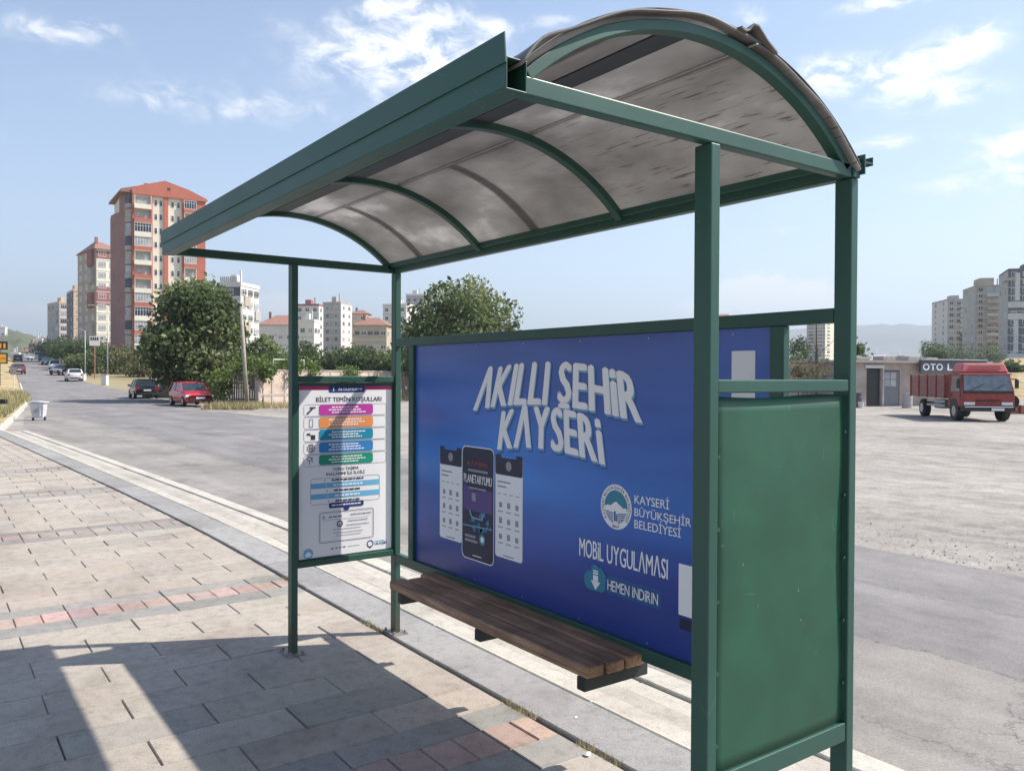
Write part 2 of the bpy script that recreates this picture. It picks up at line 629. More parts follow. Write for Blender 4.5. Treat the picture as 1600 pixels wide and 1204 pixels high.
def slab(q, x0, x1, y0, y1, col, gap=.0035, ch=.004, z=0.0):
    gy = random.choice((.0016, .002, .003, .0048))
    x0 += .0022; x1 -= .0022; y0 += gy; y1 -= gy
    if x1 - x0 < .02 or y1 - y0 < .02:
        return
    tz = [z + random.uniform(-.0025, .0025) for _ in range(2)]
    a = [(x0, y0), (x1, y0), (x1, y1), (x0, y1)]
    b2 = [(x0 + ch, y0 + ch), (x1 - ch, y0 + ch), (x1 - ch, y1 - ch), (x0 + ch, y1 - ch)]
    vs = [(p[0], p[1], z - .03) for p in a] + [(p[0], p[1], z - .005) for p in a] + [(p[0], p[1], tz[0] if k < 2 else tz[1]) for k, p in enumerate(b2)]
    fs = [(8, 9, 10, 11)] + [(4 + k, 4 + (k + 1) % 4, 8 + (k + 1) % 4, 8 + k) for k in range(4)] + [(k, (k + 1) % 4, 4 + (k + 1) % 4, 4 + k) for k in range(4)]
    q.add(vs, fs, 0, col)


def jit(c, s=.06, hue=.02):
    k = 1 + random.uniform(-s, s)
    return tuple(max(.02, v * k + random.uniform(-hue, hue) * v) for v in c)


yj = .105
for ri, (x0, x1, kind) in enumerate(rows):
    if x1 < -3.2 or x0 > 27:
        continue
    yb = yj + off((x0 + x1) / 2)
    far = x0 > 16.6
    if kind == BRICK:
        wd = .165
    elif kind == GREY:
        wd = .66
    else:
        wd = .66
    if far:
        wd = .2
    y = yb
    first = True
    ph = .33 if (ri % 2) else 0.0
    y0 = yb
    k = math.floor((yb - ph - .06) / wd)
    while y0 < 6.2:
        y1 = (k + 1) * wd + ph + .06 if not far else y0 + wd
        if y1 - y0 > .05:
            if kind == BRICK:
                col = jit((.40, .30, .262), .14, .05) if (x0 < 6) else jit((.35, .29, .255), .12, .03)
            elif kind == GREY:
                col = jit((.275, .262, .245), .12)
            else:
                t_ = random.random()
                col = jit((.385, .345, .298), .06, .012) if t_ < .72 else (jit((.37, .322, .275), .06, .012) if t_ < .90 else jit((.335, .308, .272), .07, .012))
            if far:
                col = jit((.385, .345, .30), .09)
                xm = (x0 + x1) / 2
                slab(mb, x0, xm, y0, y1, col)
                slab(mb, xm, x1, y0, y1, jit((.385, .345, .30), .09))
            else:
                slab(mb, x0, x1, y0, y1, col)
            y0 = y1
        else:
            y1 = y0 + 0
        k += 1
# the bed under the slabs
xs = [-3.4, 0, 4, 7, 9, 11, 14, 17, 20, 23, 27]
mbed = [(xx, yj + off(xx) - .03) for xx in xs]
vs = [(a, b2, -.02) for a, b2 in mbed] + [(a, 6.3, -.02) for a, b2 in mbed]
n = len(xs)
mb.add(vs, [(i, i + 1, n + i + 1, n + i) for i in range(n - 1)], 1, (1, 1, 1))
pav = mb.build('pavement', [M_PAVER, M_JOINT])
tag(pav, kind='structure')

# ------------------------------------------------------------------ kerb: granite row, pale strips, outer stone
mb = MB()
STR = [(.07, -.262, 0.0, (.30, .292, .28), 1.0, .12), (-.268, -.292, .004, (.52, .485, .43), 1.6, .05), (-.297, -.445, -.018, (.47, .435, .38), 1.0, .08), (-.452, -.60, -.028, (.41, .38, .335), 1.0, .10),
       (-.606, -.755, -.036, (.465, .43, .375), 1.0, .08), (-.762, KOUT, -.022, (.50, .47, .415), 1.0, .05)]
for (ya, yb, z, c, ln_, js) in STR:
    x = -3.4 + random.random() * .3
    while x < 27:
        x1 = min(27, x + ln_)
        cc = jit(c, js, .01)
        o0, o1 = off(x), off(x1)
        gp = .003
        dzr = random.uniform(-.003, .003)
        bot = -.2
        # slight taper of the row where the kerb bends
        vs = [(x + gp, yb + o0, bot), (x1 - gp, yb + o1, bot), (x1 - gp, ya + o1, bot), (x + gp, ya + o0, bot)]
        ch = .006
        vs += [(p[0], p[1], z - ch + dzr) for p in vs[:4]]
        vs += [(x + gp + ch, yb + o0 + ch, z + dzr), (x1 - gp - ch, yb + o1 + ch, z + dzr), (x1 - gp - ch, ya + o1 - ch, z + dzr), (x + gp + ch, ya + o0 - ch, z + dzr)]
        fs = [(8, 9, 10, 11)] + [(4 + k, 4 + (k + 1) % 4, 8 + (k + 1) % 4, 8 + k) for k in range(4)] + [(k, (k + 1) % 4, 4 + (k + 1) % 4, 4 + k) for k in range(4)]
        mb.add(vs, fs, 0, cc)
        x = x1
# joint beds
vs = [(xx, .11 + off(xx), -.045) for xx in xs] + [(xx, KOUT + .05 + off(xx), -.045) for xx in xs]
mb.add(vs, [(i, i + 1, n + i + 1, n + i) for i in range(n - 1)], 1)
# the verge kerb further on, under the grass bank
pv = [(27, .33 + off(27) - .5), at(41, 46), at(36.5, 62), at(31, 90)]
for (a, b2) in zip(pv[:-1], pv[1:]):
    for k in range(12):
        f0, f1 = k / 12, (k + 1) / 12 - .004
        p = (a[0] * (1 - f0) + b2[0] * f0, a[1] * (1 - f0) + b2[1] * f0)
        q = (a[0] * (1 - f1) + b2[0] * f1, a[1] * (1 - f1) + b2[1] * f1)
        mb.bar((p[0], p[1], g(*p) + .06), (q[0], q[1], g(*q) + .06), .14, .2, col=jit((.58, .55, .5), .06))
tag(mb.build('kerb', [M_KERB, M_JOINT]), kind='structure')

# ------------------------------------------------------------------ grass bank on the left
mb = MB()
st = [(27.05, -.15 + off(27)), at(40, 46), at(35.5, 62), at(30, 90), at(25, 120), at(18, 200), at(14, 300)]
pts = []
for i in range(len(st) - 1):
    for k in range(6):
        f = k / 6
        pts.append((st[i][0] * (1 - f) + st[i + 1][0] * f, st[i][1] * (1 - f) + st[i + 1][1] * f))
pts.append(st[-1])
nx = 9
vs = []
for i, (a, b2) in enumerate(pts):
    for k in range(nx):
        dy = [0.0, .25, .8, 1.8, 3.2, 5, 8, 14, 26][k]
        h = .1 + .9 * (1 - math.exp(-dy / 4.5)) * min(1, .35 + math.hypot(a, b2) / 110)
        x, y = a + dy * .05, b2 + .06 + dy
        vs.append((x, y, g(x, y) + h + random.uniform(-.03, .03) * min(1, dy)))
fs = [(i * nx + k, (i + 1) * nx + k, (i + 1) * nx + k + 1, i * nx + k + 1) for i in range(len(pts) - 1) for k in range(nx - 1)]
mb.add(vs, fs)
tag(mb.build('grass_verge', M_GRASS, smooth=True), kind='structure')
# gentle bank of dry grass behind the lorry
mb = MB()
vs, fs = [], []
for i, uu in enumerate((1540, 1572, 1592, 1630, 1700, 1800)):
    for k, (dd, hh) in enumerate(((62, 0), (70, .6), (84, 1.5), (105, 2.2), (140, 2.6))):
        a, b2 = at(uu, dd)
        vs.append((a, b2, g(a, b2) + hh * (0.0 if i == 0 else 1.0) - .05))
for i in range(5):
    for k in range(4):
        fs.append((i * 5 + k, i * 5 + k + 1, (i + 1) * 5 + k + 1, (i + 1) * 5 + k))
mb.add(vs, fs)
tag(mb.build('dry_bank', M_GRASS, smooth=True), kind='structure')


# ------------------------------------------------------------------ far hill with trees, far mountain
def ridge(name, m, prof, d, depth, rough, kind='structure'):
    q = MB()
    vs, fs = [], []
    n = 0
    us = [prof[0][0] + (prof[-1][0] - prof[0][0]) * i / 90 for i in range(91)]
    for i, u in enumerate(us):
        v = np.interp(u, [p[0] for p in prof], [p[1] for p in prof])
        top = max(1.0, zat(u, v, d))
        for k in range(7):
            f = k / 6
            x, y = at(u, d - depth * (1 - f))
            zz = g(x, y) - 3 + (top - g(x, y) + 3) * math.sin(f * math.pi / 2) ** 1.1
            if 0 < k:
                zz += rough * math.sin(u * .31 + k * 1.3) * math.sin(u * .17 + k * .7) * (1 - f * .6) + rough * .5 * random.uniform(-1, 1)
            vs.append((x, y, zz))
    for i in range(90):
        for k in range(6):
            fs.append((i * 7 + k, i * 7 + k + 1, (i + 1) * 7 + k + 1, (i + 1) * 7 + k))
    q.add(vs, fs)
    return tag(q.build(name, m, smooth=True), kind=kind)


ridge('hill', M_HILL, [(-420, 520), (-120, 528), (-30, 516), (10, 517), (40, 523), (62, 529), (95, 535), (140, 545), (190, 560)], 640, 230, 1.6)
ridge('mountain', M_MOUNT, [(850, 575), (1000, 552), (1130, 528), (1240, 516), (1330, 509), (1390, 507.5), (1450, 509), (1540, 515), (1680, 528), (1850, 545), (2100, 580)], 4200, 1300, 8)

# loose gravel along the broken edge of the asphalt
mb = MB()
rgv = random.Random(12)
for k in range(1500):
    x = rgv.uniform(-3.5, 9)
    y = -5.75 - .02 * max(0, x) - abs(rgv.gauss(0, .9)) + rgv.uniform(-.1, .12)
    s_ = rgv.choice((.005, .006, .008, .009, .011, .016))
    z = -.147
    vs = [(x + s_ * rgv.uniform(.6, 1.3) * math.cos(a), y + s_ * rgv.uniform(.6, 1.3) * math.sin(a), z) for a in (0, 1.6, 3.1, 4.7)] + [(x + s_ * .2, y, z + s_ * rgv.uniform(.6, 1.1))]
    c = rgv.uniform(.24, .46)
    mb.add(vs, [(0, 1, 4), (1, 2, 4), (2, 3, 4), (3, 0, 4)], 0, (c, c * .95, c * .88))
tag(mb.build('gravel', M_KERB), kind='stuff')
# ------------------------------------------------------------------ bus shelter
def paint_material(name, col, rough=.36, scratch=.5, var=.10, spec=.5):
    m = bpy.data.materials.new(name)
    m.use_nodes = True
    t = m.node_tree
    b = t.nodes['Principled BSDF']
    b.inputs['Roughness'].default_value = rough
    b.inputs['Specular IOR Level'].default_value = spec
    tc = t.nodes.new('ShaderNodeTexCoord')
    n = t.nodes.new('ShaderNodeTexNoise')
    n.inputs['Scale'].default_value = 3.2
    n.inputs['Detail'].default_value = 7
    n.inputs['Roughness'].default_value = .65
    t.links.new(tc.outputs['Object'], n.inputs['Vector'])
    c = ramp_node(t, n.outputs['Fac'], [(.28, tuple(v * (1 - var) for v in col)), (.5, col), (.74, tuple(v * (1 + var * 1.6) for v in col))])
    # thin pale scratches and chips
    wv = t.nodes.new('ShaderNodeTexVoronoi')
    wv.feature = 'DISTANCE_TO_EDGE'
    wv.inputs['Scale'].default_value = 2.3
    nd = t.nodes.new('ShaderNodeTexNoise')
    nd.inputs['Scale'].default_value = 3
    sv = t.nodes.new('ShaderNodeVectorMath')
    sv.operation = 'SCALE'
    sv.inputs['Scale'].default_value = .5
    av = t.nodes.new('ShaderNodeVectorMath')
    av.operation = 'ADD'
    t.links.new(tc.outputs['Object'], nd.inputs['Vector'])
    t.links.new(nd.outputs['Color'], sv.inputs[0])
    t.links.new(sv.outputs[0], av.inputs[0])
    t.links.new(tc.outputs['Object'], av.inputs[1])
    t.links.new(av.outputs[0], wv.inputs['Vector'])
    line = ramp_node(t, wv.outputs['Distance'], [(0, (1, 1, 1)), (.003, (.4, .4, .4)), (.006, (0, 0, 0))])
    n2 = t.nodes.new('ShaderNodeTexNoise')
    n2.inputs['Scale'].default_value = 6.5
    n2.inputs['Detail'].default_value = 3
    t.links.new(tc.outputs['Object'], n2.inputs['Vector'])
    gate = ramp_node(t, n2.outputs['Fac'], [(.59, (0, 0, 0)), (.68, (1, 1, 1))])
    n3 = t.nodes.new('ShaderNodeTexNoise')
    n3.inputs['Scale'].default_value = 34
    n3.inputs['Detail'].default_value = 4
    t.links.new(tc.outputs['Object'], n3.inputs['Vector'])
    chip = ramp_node(t, n3.outputs['Fac'], [(.735, (0, 0, 0)), (.76, (1, 1, 1))])
    mm = t.nodes.new('ShaderNodeMath')
    mm.operation = 'MULTIPLY'
    t.links.new(line, mm.inputs[0])
    t.links.new(gate, mm.inputs[1])
    m2 = t.nodes.new('ShaderNodeMath')
    m2.operation = 'MAXIMUM'
    t.links.new(mm.outputs[0], m2.inputs[0])
    t.links.new(chip, m2.inputs[1])
    m3 = t.nodes.new('ShaderNodeMath')
    m3.operation = 'MULTIPLY'
    m3.inputs[1].default_value = scratch
    t.links.new(m2.outputs[0], m3.inputs[0])
    mx = t.nodes.new('ShaderNodeMix')
    mx.data_type = 'RGBA'
    t.links.new(m3.outputs[0], mx.inputs['Factor'])
    t.links.new(c, mx.inputs[6])
    mx.inputs[7].default_value = (.30, .42, .37, 1)
    # rust and splash dirt low on the legs, faint grime elsewhere
    spz = t.nodes.new('ShaderNodeSeparateXYZ')
    t.links.new(tc.outputs['Object'], spz.inputs[0])
    low = t.nodes.new('ShaderNodeMapRange')
    low.inputs['From Min'].default_value, low.inputs['From Max'].default_value = .34, .0
    t.links.new(spz.outputs['Z'], low.inputs['Value'])
    nr = t.nodes.new('ShaderNodeTexNoise')
    nr.inputs['Scale'].default_value = 16
    nr.inputs['Detail'].default_value = 7
    nr.inputs['Roughness'].default_value = .7
    t.links.new(tc.outputs['Object'], nr.inputs['Vector'])
    ad_ = t.nodes.new('ShaderNodeMath')
    ad_.operation = 'MULTIPLY_ADD'
    ad_.inputs[1].default_value = .30
    t.links.new(low.outputs[0], ad_.inputs[0])
    t.links.new(nr.outputs['Fac'], ad_.inputs[2])
    rmask = ramp_node(t, ad_.outputs[0], [(.62, (0, 0, 0)), (.74, (1, 1, 1))])
    mr_ = t.nodes.new('ShaderNodeMix')
    mr_.data_type = 'RGBA'
    mq = t.nodes.new('ShaderNodeMath')
    mq.operation = 'MULTIPLY'
    mq.inputs[1].default_value = .62
    t.links.new(rmask, mq.inputs[0])
    t.links.new(mq.outputs[0], mr_.inputs['Factor'])
    t.links.new(mx.outputs[2], mr_.inputs[6])
    mr_.inputs[7].default_value = (.10, .066, .045, 1)
    t.links.new(mr_.outputs[2], b.inputs['Base Color'])
    rr = t.nodes.new('ShaderNodeMapRange')
    rr.inputs['To Min'].default_value, rr.inputs['To Max'].default_value = rough - .08, rough + .16
    t.links.new(n.outputs['Fac'], rr.inputs['Value'])
    t.links.new(rr.outputs[0], b.inputs['Roughness'])
    return m


M_GREEN = paint_material('green_enamel', (.021, .082, .061), .44, .15)
M_PANEL = paint_material('green_sheet', (.014, .082, .045), .48, .42, .2)
M_DARKIN = mat('tube_inside', (.03, .035, .035), .8)
M_STEEL = mat('weathered_steel', (.30, .27, .24), .55, .6, .25, 30)
M_WHITE = mat('white_label', (.78, .78, .78), .5, var=.03)


def roof_material():
    m = bpy.data.materials.new('aged_polycarbonate')
    m.use_nodes = True
    t = m.node_tree
    b = t.nodes['Principled BSDF']
    tc = t.nodes.new('ShaderNodeTexCoord')
    O = tc.outputs['Object']

    def noise(sc, stretch, det=6, ro=.6):
        mpn = t.nodes.new('ShaderNodeMapping')
        mpn.inputs['Scale'].default_value = stretch
        t.links.new(O, mpn.inputs[0])
        n = t.nodes.new('ShaderNodeTexNoise')
        n.inputs['Scale'].default_value = sc
        n.inputs['Detail'].default_value = det
        n.inputs['Roughness'].default_value = ro
        t.links.new(mpn.outputs[0], n.inputs['Vector'])
        return n.outputs['Fac']
    base = ramp_node(t, noise(1.5, (.8, 1.6, 1), 5), [(.30, (.26, .25, .24)), (.44, (.35, .338, .326)), (.56, (.43, .418, .405)), (.68, (.66, .65, .635))])
    # dark runs of dirt trapped in the channels of the sheet, mostly near the front end
    run = ramp_node(t, noise(7, (.9, 13, 5), 4, .55), [(.60, (1, 1, 1)), (.63, (.62, .58, .56)), (.70, (.38, .35, .34))])
    sp = t.nodes.new('ShaderNodeSeparateXYZ')
    t.links.new(O, sp.inputs[0])
    a = t.nodes.new('ShaderNodeMapRange')
    a.inputs['From Min'].default_value, a.inputs['From Max'].default_value = 1.5, .6
    t.links.new(sp.outputs['X'], a.inputs['Value'])
    bb = t.nodes.new('ShaderNodeMapRange')
    bb.inputs['From Min'].default_value, bb.inputs['From Max'].default_value = .62, .45
    t.links.new(sp.outputs['Y'], bb.inputs['Value'])
    ab = t.nodes.new('ShaderNodeMath')
    ab.operation = 'MULTIPLY'
    t.links.new(a.outputs[0], ab.inputs[0])
    t.links.new(bb.outputs[0], ab.inputs[1])
    mx = t.nodes.new('ShaderNodeMix')
    mx.data_type, mx.blend_type = 'RGBA', 'MULTIPLY'
    t.links.new(ab.outputs[0], mx.inputs['Factor'])
    t.links.new(base, mx.inputs[6])
    t.links.new(run, mx.inputs[7])
    c = mx.outputs[2]
    # fine channels of the twin-wall sheet
    wv = t.nodes.new('ShaderNodeTexWave')
    wv.bands_direction = 'Y'
    wv.inputs['Scale'].default_value = 22
    t.links.new(O, wv.inputs['Vector'])
    ch = ramp_node(t, wv.outputs['Fac'], [(0, (.93, .93, .93)), (.5, (1, 1, 1)), (1, (.95, .95, .95))])
    m2 = t.nodes.new('ShaderNodeMix')
    m2.data_type, m2.blend_type = 'RGBA', 'MULTIPLY'
    m2.inputs['Factor'].default_value = 1
    t.links.new(c, m2.inputs[6])
    t.links.new(ch, m2.inputs[7])
    c = m2.outputs[2]
    t.links.new(c, b.inputs['Base Color'])
    b.inputs['Roughness'].default_value = .5
    tr = t.nodes.new('ShaderNodeBsdfTranslucent')
    t.links.new(c, tr.inputs['Color'])
    ms = t.nodes.new('ShaderNodeMixShader')
    ms.inputs[0].default_value = .62
    t.links.new(b.outputs[0], ms.inputs[1])
    t.links.new(tr.outputs[0], ms.inputs[2])
    t.links.new(ms.outputs[0], t.nodes['Material Output'].inputs['Surface'])
    return m


M_ROOF = roof_material()
M_WOOD = None


def wood_material():
    m = bpy.data.materials.new('weathered_brown_wood')
    m.use_nodes = True
    t = m.node_tree
    b = t.nodes['Principled BSDF']
    b.inputs['Roughness'].default_value = .62
    tc = t.nodes.new('ShaderNodeTexCoord')
    mpn = t.nodes.new('ShaderNodeMapping')
    mpn.inputs['Scale'].default_value = (1.1, 22, 22)
    t.links.new(tc.outputs['Object'], mpn.inputs[0])
    n = t.nodes.new('ShaderNodeTexNoise')
    n.inputs['Scale'].default_value = 2.2
    n.inputs['Detail'].default_value = 8
    n.inputs['Roughness'].default_value = .7
    n.inputs['Distortion'].default_value = .6
    t.links.new(mpn.outputs[0], n.inputs['Vector'])
    c = ramp_node(t, n.outputs['Fac'], [(.28, (.095, .050, .030)), (.42, (.28, .158, .095)), (.56, (.42, .25, .155)), (.74, (.64, .43, .29))])
    n2 = t.nodes.new('ShaderNodeTexNoise')
    n2.inputs['Scale'].default_value = 5
    n2.inputs['Detail'].default_value = 5
    t.links.new(tc.outputs['Object'], n2.inputs['Vector'])
    d = ramp_node(t, n2.outputs['Fac'], [(.35, (.65, .62, .6)), (.6, (1.1, 1.08, 1.05))])
    mx = t.nodes.new('ShaderNodeMix')
    mx.data_type, mx.blend_type = 'RGBA', 'MULTIPLY'
    mx.inputs['Factor'].default_value = .8
    t.links.new(c, mx.inputs[6])
    t.links.new(d, mx.inputs[7])
    t.links.new(mx.outputs[2], b.inputs['Base Color'])
    bp = t.nodes.new('ShaderNodeBump')
    bp.inputs['Strength'].default_value = .5
    bp.inputs['Distance'].default_value = .004
    t.links.new(n.outputs['Fac'], bp.inputs['Height'])
    t.links.new(bp.outputs[0], b.inputs['Normal'])
    return m


M_WOOD = wood_material()

LS, DS, ES, HB, HT = 3.2855, .7375, 1.4575, 2.3555, 2.400
PA, PB = .0629, .0396
shelter = empty('bus_shelter')
tag(shelter, 'green steel bus shelter with arched roof, blue advert wall and wooden bench on the pavement', 'bus shelter')


def part(name, q, m, parent=shelter, **k):
    return q.build(name, m, parent, **k)


BV = dict(bevel=.004, seg=2)
# four posts
for (x0, y0, ztop) in ((0, DS - PB, HB), (0, 0, HB), (LS - PA, DS - PB, HB), (LS - PA, 0, HB)):
    q = MB().box(x0, x0 + PA, y0, y0 + PB, -.0, ztop)
    part('post', q, M_GREEN, **BV)
    q = MB()
    q.box(x0 - .045, x0 + PA + .045, y0 - .035, y0 + PB + .035, -.004, .008)
    for sx in (-.028, PA + .028):
        for sy in (-.02, PB + .02):
            q.cyl((x0 + sx, y0 + sy, .016), (0, 0, 1), .009, .018, 6)
    part('base_plate', q, M_STEEL, bevel=.002)
# roof frame: beam along the back, beam along the front eave with flashing, two end beams
q = MB().box(-.006, LS + .006, -.002, PB - .002, HB + .001, HT + .022)
part('back_beam', q, M_GREEN, **BV)
q = MB().box(.0405, LS - .041, PB + .001, PB + .032, HB + .035, HB + .062)
q.box(.0405, LS - .041, PB - .001, PB + .004, HB + .010, HB + .062)
part('roof_ledge', q, M_GREEN, bevel=.002)
# open-ended front eave tube, built from four walls so that its hollow end shows
q = MB()
y0, y1, z0, z1, w = 1.397, ES, HB - .002, HB + .074, .004
q.box(-.010, LS + .010, y0, y0 + w, z0 + w, z1 - w)
q.box(-.010, LS + .010, y1 - w, y1, z0 + w, z1 - w)
q.box(-.010, LS + .010, y0, y1, z0, z0 + w)
q.box(-.010, LS + .010, y0, y1, z1 - w, z1)
part('eave_beam', q, M_GREEN, bevel=.0015)
q = MB()
q.prism([(ES + .001, z1 - .016), (ES + .005, z1 - .016), (ES + .009, z1 + .052), (ES + .006, z1 + .053)], 'x', -.014, LS + .012)
part('eave_flashing', q, M_GREEN)
for x0 in (0, LS - .04):
    q = MB().box(x0, x0 + .04, PB, 1.3965, HB, HT + .001)
    part('end_beam', q, M_GREEN, **BV)
# arch through three measured points
P1, P2, P3 = (1.398, 2.418), (.735, 2.676), (.045, 2.398)


def circ(a, b, c):
    ax, ay = a; bx, by = b; cx, cy = c
    d = 2 * (ax * (by - cy) + bx * (cy - ay) + cx * (ay - by))
    ux = ((ax**2 + ay**2) * (by - cy) + (bx**2 + by**2) * (cy - ay) + (cx**2 + cy**2) * (ay - by)) / d
    uy = ((ax**2 + ay**2) * (cx - bx) + (bx**2 + by**2) * (ax - cx) + (cx**2 + cy**2) * (bx - ax)) / d
    return ux, uy, math.hypot(ax - ux, ay - uy)


AY, AZ, AR = circ(P1, P2, P3)
T0 = math.atan2(P1[1] - AZ, P1[0] - AY)
T1 = math.atan2(P3[1] - AZ, P3[0] - AY)


def arc(t, dr=0.0):
    a = T0 + (T1 - T0) * t
    return AY + (AR + dr) * math.cos(a), AZ + (AR + dr) * math.sin(a)


def arc_bar(q, x0, x1, dr0, dr1, t0=0.0, t1=1.0, n=36, mt=0):
    vs, fs = [], []
    for i in range(n + 1):
        t = t0 + (t1 - t0) * i / n
        a, b2 = arc(t, dr0), arc(t, dr1)
        vs += [(x0, *a), (x1, *a), (x1, *b2), (x0, *b2)]
    for i in range(n):
        for k in range(4):
            fs.append((4 * i + k, 4 * i + (k + 1) % 4, 4 * i + 4 + (k + 1) % 4, 4 * i + 4 + k))
    fs += [(0, 1, 2, 3), (4 * n + 3, 4 * n + 2, 4 * n + 1, 4 * n)]
    return q.add(vs, fs, mt)


for xr in (0.0, 1.075, 2.19, LS - .04):
    part('roof_rib', arc_bar(MB(), xr, xr + .04, -.034, -.004), M_GREEN, bevel=.003)


# the roof sheets: two lapped sheets of translucent board, curled at the front end
def sheet(t0, t1, lift, x0, x1, ny=40, nx=44, curl=0.0):
    q = MB()
    vs, fs = [], []
    for i in range(nx + 1):
        x = x0 + (x1 - x0) * (i / nx) ** 1.6
        for k in range(ny + 1):
            t = t0 + (t1 - t0) * k / ny
            wv = .004 * math.sin(x * 5.1 + t * 7) * math.sin(t * 9 + 1)
            ed = math.exp(-(x - x0) / .10)
            wv += ed * (.002 + .003 * math.sin(t * 31) + .002 * math.sin(t * 17 + 1) + curl * (math.exp(-((t - .05) / .04) ** 2)))
            a = arc(t, lift + wv)
            vs.append((x, *a))
    for i in range(nx):
        for k in range(ny):
            fs.append((i * (ny + 1) + k, i * (ny + 1) + k + 1, (i + 1) * (ny + 1) + k + 1, (i + 1) * (ny + 1) + k))
    q.add(vs, fs)
    return q


TS = .60
for (t0, t1, lift, curl) in ((-.012, TS + .012, .008, .012), (TS, 1.02, .0005, .0)):
    o = part('roof_sheet', sheet(t0, t1, lift, -.022, LS + .03, curl=curl), M_ROOF, smooth=True)
    so_ = o.modifiers.new('thickness', 'SOLIDIFY')
    so_.thickness = .006
    so_.offset = 1
M_TRIM = mat('aluminium_trim', (.42, .43, .42), .45, .5, .1, 20)
M_DIRT = mat('dusty_strip', (.16, .15, .14), .8, var=.25, scale=12)
# pale lap seam under the sheets, dark strips lying on them
q = MB()
ya, za = arc(TS - .004, -.006)
q.box(-.03, LS + .03, ya - .004, ya + .004, za, za + .004)
part('roof_seam', q, M_TRIM)
q = arc_bar(MB(), .0, 1, .020, .026, .26, .355, 10)
q.v = [(.06 + vx * (LS - .06), vy, vz) for vx, vy, vz in q.v]
part('cover_strip', q, M_DIRT)
for xs_ in (2.82, 1.66):
    part('cover_strip', arc_bar(MB(), xs_, xs_ + .07, .020, .026, TS + .02, 1.0, 14), M_DIRT)
q = arc_bar(MB(), -.020, .012, .0150, .0172, .0, 1.015, 40)
part('edge_strip', q, M_DIRT)
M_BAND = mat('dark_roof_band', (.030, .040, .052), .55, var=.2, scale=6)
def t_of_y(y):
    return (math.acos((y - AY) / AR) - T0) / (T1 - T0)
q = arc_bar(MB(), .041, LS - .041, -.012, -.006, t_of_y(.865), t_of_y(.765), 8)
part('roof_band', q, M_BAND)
# bent scrap of flashing where the sheets meet at the front end
prof = [(.075, -.012, .0), (.05, .004, .0), (.03, .010, .0), (.012, .030, .0), (-.006, .034, 0), (-.022, .020, 0), (-.05, .006, 0), (-.10, -.010, 0)]
vs, fs = [], []
yc, zc = arc(TS - .01, .016)
for i, xx in enumerate((-.034, -.01, .02, .06)):
    for (a, h, _) in prof:
        y = yc + a
        zz = AZ + math.sqrt((AR + .016) ** 2 - (y - AY) ** 2) + max(-.002, h * (1 - .18 * i)) + .003 * math.sin(9 * a * 10 + i)
        vs.append((xx + .006 * math.sin(a * 60), y, zz))
n_ = len(prof)
for i in range(3):
    for k in range(n_ - 1):
        fs.append((i * n_ + k, i * n_ + k + 1, (i + 1) * n_ + k + 1, (i + 1) * n_ + k))
q = MB()
q.add(vs, fs)
o = part('bent_flashing', q, M_DIRT)
o.modifiers.new('thickness', 'SOLIDIFY').thickness = .006
# rear gutter stub
q = MB()
q.box(-.02, LS + .02, -.008, -.003, HT - .03, HT + .035)
q.box(-.02, LS + .02, -.050, -.0085, HT + .008, HT + .013)
q.box(-.02, LS + .02, -.053, -.0502, HT + .004, HT + .032)
part('gutter', q, M_GREEN)

# near end panel
q = MB().box(.003, .052, PB + .001, DS - PB - .001, 1.6440, 1.6838)
part('panel_rail', q, M_GREEN, **BV)
q = MB().box(.003, .052, PB + .001, DS - PB - .001, .4720, .5344)
part('panel_rail', q, M_GREEN, **BV)
q = MB()
ny, nz = 14, 24
vs, fs = [], []
for i in range(ny + 1):
    for k in range(nz + 1):
        y, z = PB + .004 + (DS - 2 * PB - .008) * i / ny, .528 + (1.632 - .528) * k / nz
        f, h = i / ny, k / nz
        bow = .005 * math.sin(f * 3.14) * math.sin(h * 3.14) + .003 * math.sin(h * 9 + f * 3)
        vs.append((.022 - bow, y, z + (.004 * math.sin(f * 7) if k == nz else 0)))
for i in range(ny):
    for k in range(nz):
        fs.append((i * (nz + 1) + k, i * (nz + 1) + k + 1, (i + 1) * (nz + 1) + k + 1, (i + 1) * (nz + 1) + k))
q.add(vs, fs)
o = part('side_panel', q, M_PANEL, smooth=True)
o.modifiers.new('thickness', 'SOLIDIFY').thickness = .003
sp_ = o
for zz in (.62, .83, 1.04, 1.25, 1.46):
    MB().cyl((.012, DS - PB - .012, zz), (1, 0, 0), .006, .01, 6).build('rivet', M_GREEN, sp_)
    MB().cyl((.012, PB + .010, zz + .05), (1, 0, 0), .006, .01, 6).build('rivet', M_GREEN, sp_)

# back: advert frame
q = MB().box(PA + .001, LS - PA - .001, .001, PB, 1.8760, 1.9264)
part('advert_top_rail', q, M_GREEN, **BV)
q = MB().box(PA + .001, LS - PA - .001, .001, PB, .466, .5265)
part('advert_bottom_rail', q, M_GREEN, **BV)
for xa, xb in ((.262, .322), (2.990, 3.052)):
    q = MB().box(xa, xb, .002, PB - .001, .5270, 1.8755)
    part('advert_stile', q, M_GREEN, **BV)

# bench on brackets
M_BRK = mat('dark_green_steel', (.022, .032, .026), .6, var=.2, scale=8)
bench = MB()
for xb in (.985, 1.76, 2.56):
    bench = MB()
    bench.box(xb, xb + .05, -.02, .345, .392, .4485)
    part('bench_bracket', bench, M_BRK, bevel=.004)
YS = [.028, .138, .248]
for k, ys in enumerate(YS):
    xa, xb = .965 + random.uniform(-.006, .006), 2.712 + (.03, -.02, .0)[k]
    q = MB().box(xa, xb, ys, ys + .098, .449, .500 + random.uniform(-.002, .002))
    part('bench_slat', q, M_WOOD, bevel=.010, seg=3)

